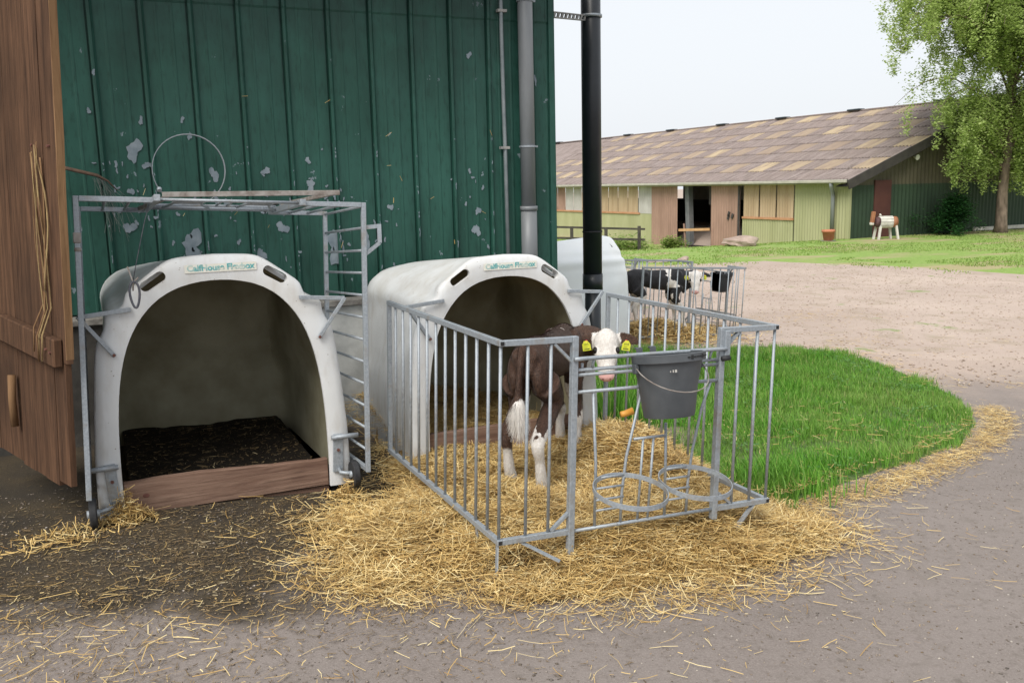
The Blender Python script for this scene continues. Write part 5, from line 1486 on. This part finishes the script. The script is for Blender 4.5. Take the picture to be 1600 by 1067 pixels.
# roof sheets
Ls = math.hypot(XR - XB + .42, SL * (XR - XB + .42)); rows = 8; cols = 30; ws = (YE - YB + .35) / cols; hs2 = Ls / rows
ang = math.atan(SL)
def roof_sheet_mesh(mat):
    m = MB(); vs = []; k_ = 12
    for i in range(k_ + 1):
        y_ = ws * 1.01 * i / k_; z_ = .03 * (1 if i % 2 else -1) - (.03 if i in (0, k_) else 0)
        vs.append((0, y_, z_ + .035)); vs.append((hs2 * 1.06 * math.cos(ang), y_, z_ + hs2 * 1.06 * math.sin(ang)))
    m.add(vs, [(2 * i, 2 * i + 1, 2 * i + 3, 2 * i + 2) for i in range(k_)])
    return m.mesh('roof_sheet', mat)
rs_m = roof_sheet_mesh(MAT['roof']); sk_m = roof_sheet_mesh(MAT['skyl'])
for r in range(rows):
    for c_ in range(cols):
        s = r * hs2
        isk = (r % 2 == 1) and (c_ % 2 == 0)
        link('rooflight_sheet' if isk else 'roof_sheet', sk_m if isk else rs_m, bn, (XB - .42 + s * math.cos(ang), YB - .35 + c_ * ws, ZE + s * math.sin(ang) + .004 * (c_ % 2)))
m = MB(); m.add([(XR, YB - .35, ZR), (XR, YE + 26, ZR), (2 * XR - XB + .42, YE + 26, ZE), (2 * XR - XB + .42, YB - .35, ZE)], [(0, 1, 2, 3)]); m.build('rear_roof', MAT['roof'], bn)
MB().bar((XR, YB - .35, ZR + .05), (XR, YE + 26, ZR + .05), .35, .06).build('ridge', MAT['roof'], bn)
for k in range(11):
    MB().box((XR - .1, YB + 2.6 + 5.1 * k, ZR + .09), (.45, .8, .08)).build('ridge_vent', MAT['ventcap'], bn, bevel=.05)
m = MB(); m.bar((XB - .50, YB - .3, ZE - .03), (XB - .50, YE + 26, ZE - .03), .14, .12); m.build('gutter', MAT['gutter'], bn, bevel=.02)
MB().box((XB - .2, (YB + YE) / 2, ZE - .12), (.5, YE - YB, .03)).build('soffit', MAT['bgreen'], bn)
for y0, zb in ((26.75, -.35), (50.0, -1.2)):
    m = MB(); m.tube([(XB - .48, y0 - .25, ZE - .08), (XB - .44, y0 - .22, ZE - .22), (XB - .14, y0, ZE - .45), (XB - .12, y0, ZE - .6), (XB - .12, y0, zb)], .075, 10); m.build('downpipe', MAT['greypipe'], bn, True)
m = MB(); m.tube([(XB - .12, 26.75, -.8), (XB - .12, 26.75, -.34)], .10, 10); m.build('pipe_foot', MAT['terra'], bn, True)

# tree
def tree(cx, cy):
    root = thing('birch_tree', 'drooping pale green tree standing in front of the barn gable', 'tree', (cx, cy, tz(cx, cy)))
    rt = random.Random(11)
    m = MB(); m.tube([(0, 0, -.1), (.02, 0, .4), (-.03, 0, 1.6), (.05, -.05, 3.2), (-.05, -.05, 5.2), (.1, 0, 7.2), (0, 0, 9.4), (.1, 0, 11)], [.30, .22, .19, .16, .13, .10, .06, .02], 12); m.build('trunk', MAT['bark'], root, True)
    ends = []
    for k in range(120):
        z0 = rt.uniform(2.2, 10.2); a = rt.uniform(0, 2 * PI); ln = rt.uniform(2.4, 6.9) * (1.05 - .45 * max(0, (z0 - 6.5) / 4.5)) * (1.15 if math.cos(a) < 0 else .9)
        yk = .72 if math.sin(a) > 0 else 1
        d = Vector((math.cos(a), math.sin(a) * .55 * yk, 0))
        if math.sin(a) > 0 and z0 < 6: ln *= .45
        p0 = Vector((0, 0, z0)); p1 = p0 + d * ln * .5 + Vector((0, 0, ln * .42)); p2 = p0 + d * ln * .85 + Vector((0, 0, ln * .42)); p3 = p0 + d * ln + Vector((0, 0, ln * .2))
        if p3.y + cy > YB - .6 and p3.z < 5.5: continue
        cv = []
        for q in range(9):
            f_ = q / 8; cv.append(p0 + d * ln * f_ + Vector((.05 * math.sin(7 * f_ + k), .04 * math.sin(9 * f_), ln * (1.15 * f_ - .98 * f_ * f_) + 0)))
        m = MB(); m.tube(cv, [.05 - .045 * q / 8 for q in range(9)], 6); m.build('limb', MAT['bark'], root, True)
        ends.append((p0, p1, p2, p3))
    # hanging strands of leaves
    S = []
    for (p0, p1, p2, p3) in ends:
        for q in range(16):
            f_ = rt.uniform(.15, 1.05) ** .8
            if f_ < .5: p = p0.lerp(p1, f_ * 2)
            elif f_ < .85: p = p1.lerp(p2, (f_ - .5) / .35)
            else: p = p2.lerp(p3, (f_ - .85) / .2)
            p = p + Vector((rt.gauss(0, .3), rt.gauss(0, .22), rt.gauss(0, .2)))
            L_ = rt.uniform(.35, 1.7)
            if p.z < 4.2 and rt.random() < .8: L_ *= 1.6
            if p.z - L_ < 1.5: L_ = max(.3, p.z - rt.uniform(1.4, 2.4))
            S.append((p, L_))
    n = 380000; idx = rng.integers(0, len(S), n)
    P0 = np.array([[s[0].x, s[0].y, s[0].z] for s in S]); LL = np.array([s[1] for s in S])
    f_ = rng.random(n)
    sway = rng.normal(0, .06, (len(S), 2))
    pos = P0[idx].copy(); pos[:, 2] -= f_ * LL[idx]; pos[:, 0] += sway[idx, 0] * f_ + rng.normal(0, .15, n) * (1.15 - f_ * .7); pos[:, 1] += sway[idx, 1] * f_ + rng.normal(0, .15, n) * (1.15 - f_ * .7); pos[:, 2] += rng.normal(0, .05, n)
    # keep foliage clear of the barn behind
    gy_ = pos[:, 1] + cy; roofz = ZE + SL * (np.minimum(pos[:, 0] + cx, 2 * XR - pos[:, 0] - cx) - XB + .32) + .1
    ok = ~((gy_ > YB - .45) & (pos[:, 2] + tz(cx, cy) < roofz))
    pos = pos[ok]; n = len(pos)
    a = rng.uniform(0, 2 * PI, n); ti = rng.uniform(-.9, .5, n); s_ = rng.uniform(.05, .11, n)
    ux = np.stack([np.cos(a) * np.cos(ti), np.sin(a) * np.cos(ti), np.sin(ti)], 1) * s_[:, None]
    vx = np.stack([-np.sin(a), np.cos(a), rng.uniform(-.5, .5, n)], 1) * (s_ * .42)[:, None]
    V = np.zeros((n, 4, 3)); V[:, 0] = pos - ux * .6; V[:, 1] = pos + vx; V[:, 2] = pos + ux * .6; V[:, 3] = pos - vx
    me = mass('crown', V, 4, [(0, 1, 2, 3)], MAT['leaf']); link('crown', me, root)
tree(32.55, 24.75)
# bush
def bush(name, label, cx, cy, rx, h, n, mat, seed, lf=.07, cat='bush'):
    root = thing(name, label, cat, (cx, cy, tz(cx, cy)))
    r = np.random.default_rng(seed); rt = random.Random(seed)
    cen = np.array([[rt.gauss(0, rx * .45), rt.gauss(0, rx * .25), h * rt.uniform(.1, .85)] for _ in range(60)])
    for i in range(60):
        k = 1 - cen[i, 2] / h; cen[i, 0] *= .35 + k; cen[i, 1] *= .35 + k
    idx = r.integers(0, 60, n); pos = cen[idx] + r.normal(0, rx * .13, (n, 3)); pos[:, 2] = np.abs(pos[:, 2])
    a = r.uniform(0, 2 * PI, n); s_ = r.uniform(.5, 1, n) * lf
    ux = np.stack([np.cos(a), np.sin(a), r.uniform(-.6, .4, n)], 1) * s_[:, None]; vx = np.stack([-np.sin(a), np.cos(a), r.uniform(-.5, .5, n)], 1) * (s_ * .4)[:, None]
    V = np.zeros((n, 4, 3)); V[:, 0] = pos - ux; V[:, 1] = pos + vx; V[:, 2] = pos + ux; V[:, 3] = pos - vx
    link('foliage', mass('foliage', V, 4, [(0, 1, 2, 3)], MAT[mat]), root)
    m = MB(); m.tube([(0, 0, 0), (.02, 0, h * .4), (0, 0, h * .8)], [.04, .03, .01], 6); m.build('stem', MAT['bark'], root)
bush('dark_bush', 'dark green bush growing against the barn gable left of the tree', 30.3, 25.15, 1.2, 1.65, 9000, 'bush', 21)
bush('weed_clump', 'weeds growing at the foot of the barn\'s left sliding door', 24.4, 35.5, .8, .55, 1800, 'grass_far', 22, .09, 'weeds')
bush('weed_clump', 'weeds at the foot of the post and rail fence by the barn', 22.3, 36.0, 1.6, .5, 2600, 'grass_far', 23, .1, 'weeds')
bush('distant_treetop', 'faint treetop showing over the far end of the barn ridge', 44, 92, 2.4, 8.6, 1500, 'leaf', 24, .3, 'tree')
bush('leafy_plant', 'small green leafy plant peeping past the green barn corner', 3.56, 6.75, .10, 1.2, 260, 'grass', 25, .05, 'plant')

# fence by the barn
fe = thing('rail_fence', 'dark post and rail fence in front of the barn at the left', 'fence', (0, 0, 0))
fy = 33.5; fx0, fx1 = 14.0, 22.4
for k in range(6):
    x_ = fx0 + (fx1 - fx0) * k / 5; y_ = 35.5 - (x_ - fx0) * .05; zt = tz(x_, y_)
    MB().box((x_, y_, zt + .55), (.11, .11, 1.25)).build('post', MAT['rail'], fe)
for zz_ in (.55, 1.02):
    MB().bar((fx0 - 3, 35.65, tz(14, 35.5) + zz_), (fx1 + .3, 35.08, tz(22.3, 35.1) + zz_), .05, .09).build('rail', MAT['rail'], fe)

# boulder, stones
def rock(name, label, c, s, rot, seed):
    r = random.Random(seed); bm = bmesh.new(); bmesh.ops.create_icosphere(bm, subdivisions=3, radius=1)
    for v in bm.verts:
        p = v.co.copy(); k = 1 + .16 * math.sin(p.x * 3 + seed) * math.cos(p.y * 2.5) + .08 * math.sin(p.z * 7 + p.x * 5)
        v.co = Vector((p.x * s[0] * k * (1 + .25 * p.z), p.y * s[1] * k, p.z * s[2] * k * (1 + .45 * p.x)))
    me = bpy.data.meshes.new(name); bm.to_mesh(me); bm.free(); me.materials.append(MAT['rock']); auto_smooth(me, 30)
    o = link(name, me); o.location = c; o.rotation_euler = rot; return tag(o, label, 'rock')
rock('boulder', 'big pale boulder lying on the lawn beside the barn door', (20.35, 25.4, tz(20.35, 25.4) + .12), (.62, .35, .24), (0, 0, rad(-26)), 3)
rock('stone', 'small round stone at the lawn edge in front of the barn doorway', (14.9, 21.1, tz(14.9, 21) + .05), (.16, .13, .1), (0, 0, 0), 5)
rock('stone', 'flat pale stone half sunk in the lawn left of the small round one', (14.2, 21.3, tz(14.2, 21) + .01), (.4, .15, .06), (0, 0, 0), 6)
# flower pot
fp = thing('flower_pot', 'terracotta flower pot on a saucer by the barn wall', 'flower pot', (24.35, 25.45, tz(24.35, 25.45)))
m = MB(); m.lathe([(.001, .03), (.16, .03), (.215, .33), (.24, .33), (.24, .42), (.21, .42), (.20, .34), (.001, .33)], 20); m.build('pot', MAT['terra'], fp, True)
m = MB(); m.lathe([(.001, 0), (.24, .0), (.28, .03), (.001, .03)], 20); m.build('saucer', MAT['galv_dull'], fp)
# wooden cow figure
wc = thing('wooden_cow', 'brown and white wooden cow figure on the lawn by the gable door', 'garden figure', (26.55, 24.9, tz(26.55, 24.9)), (0, 0, rad(-20)))
wc.scale = (.78, .78, .82)
vs = []; m = MB(); n = 12
for i in range(n):
    a0 = 2 * PI * i / n; a1 = 2 * PI * (i + 1) / n - .06
    c_ = [(x_, math.cos(a) * r_ * .75, .78 + math.sin(a) * r_) for x_ in (-.33, .33) for (a, r_) in ((a0, .27), (a1, .27), (a1, .24), (a0, .24))]
    mm_ = MB(); mm_.add(c_, [(0, 1, 2, 3), (7, 6, 5, 4), (0, 4, 5, 1), (1, 5, 6, 2), (2, 6, 7, 3), (3, 7, 4, 0)]); mm_.build('slat', MAT['cowwhite'], wc)
m = MB(); m.tube([(.33, 0, .78), (.52, 0, .78)], .25, 12); m.build('rump', MAT['cowbrown'], wc, True)
m = MB(); m.tube([(-.50, 0, .80), (-.33, 0, .78)], [.20, .25], 12); m.build('chest', MAT['cowdark'], wc, True)
for lx_, ly_ in ((-.36, .16), (-.30, -.16), (.30, .16), (.46, -.16)):
    MB().bar((lx_, ly_, .62), (lx_ + (-.1 if lx_ < 0 else .1), ly_ * 1.3, -.02), .09, .10).build('leg', MAT['cowwhite'], wc)
MB().box((-.62, 0, 1.0), (.16, .20, .52), Matrix.Rotation(.12, 3, 'Y')).build('head', MAT['cowbrown'], wc, bevel=.03)
MB().box((-.66, 0, .72), (.17, .19, .14)).build('muzzle', MAT['cowwhite'], wc, bevel=.03)
m = MB(); m.tube([(-.28, 0, 1.08), (-.24, 0, 1.12)], .06, 8); m.build('knob', MAT['cowwhite'], wc)
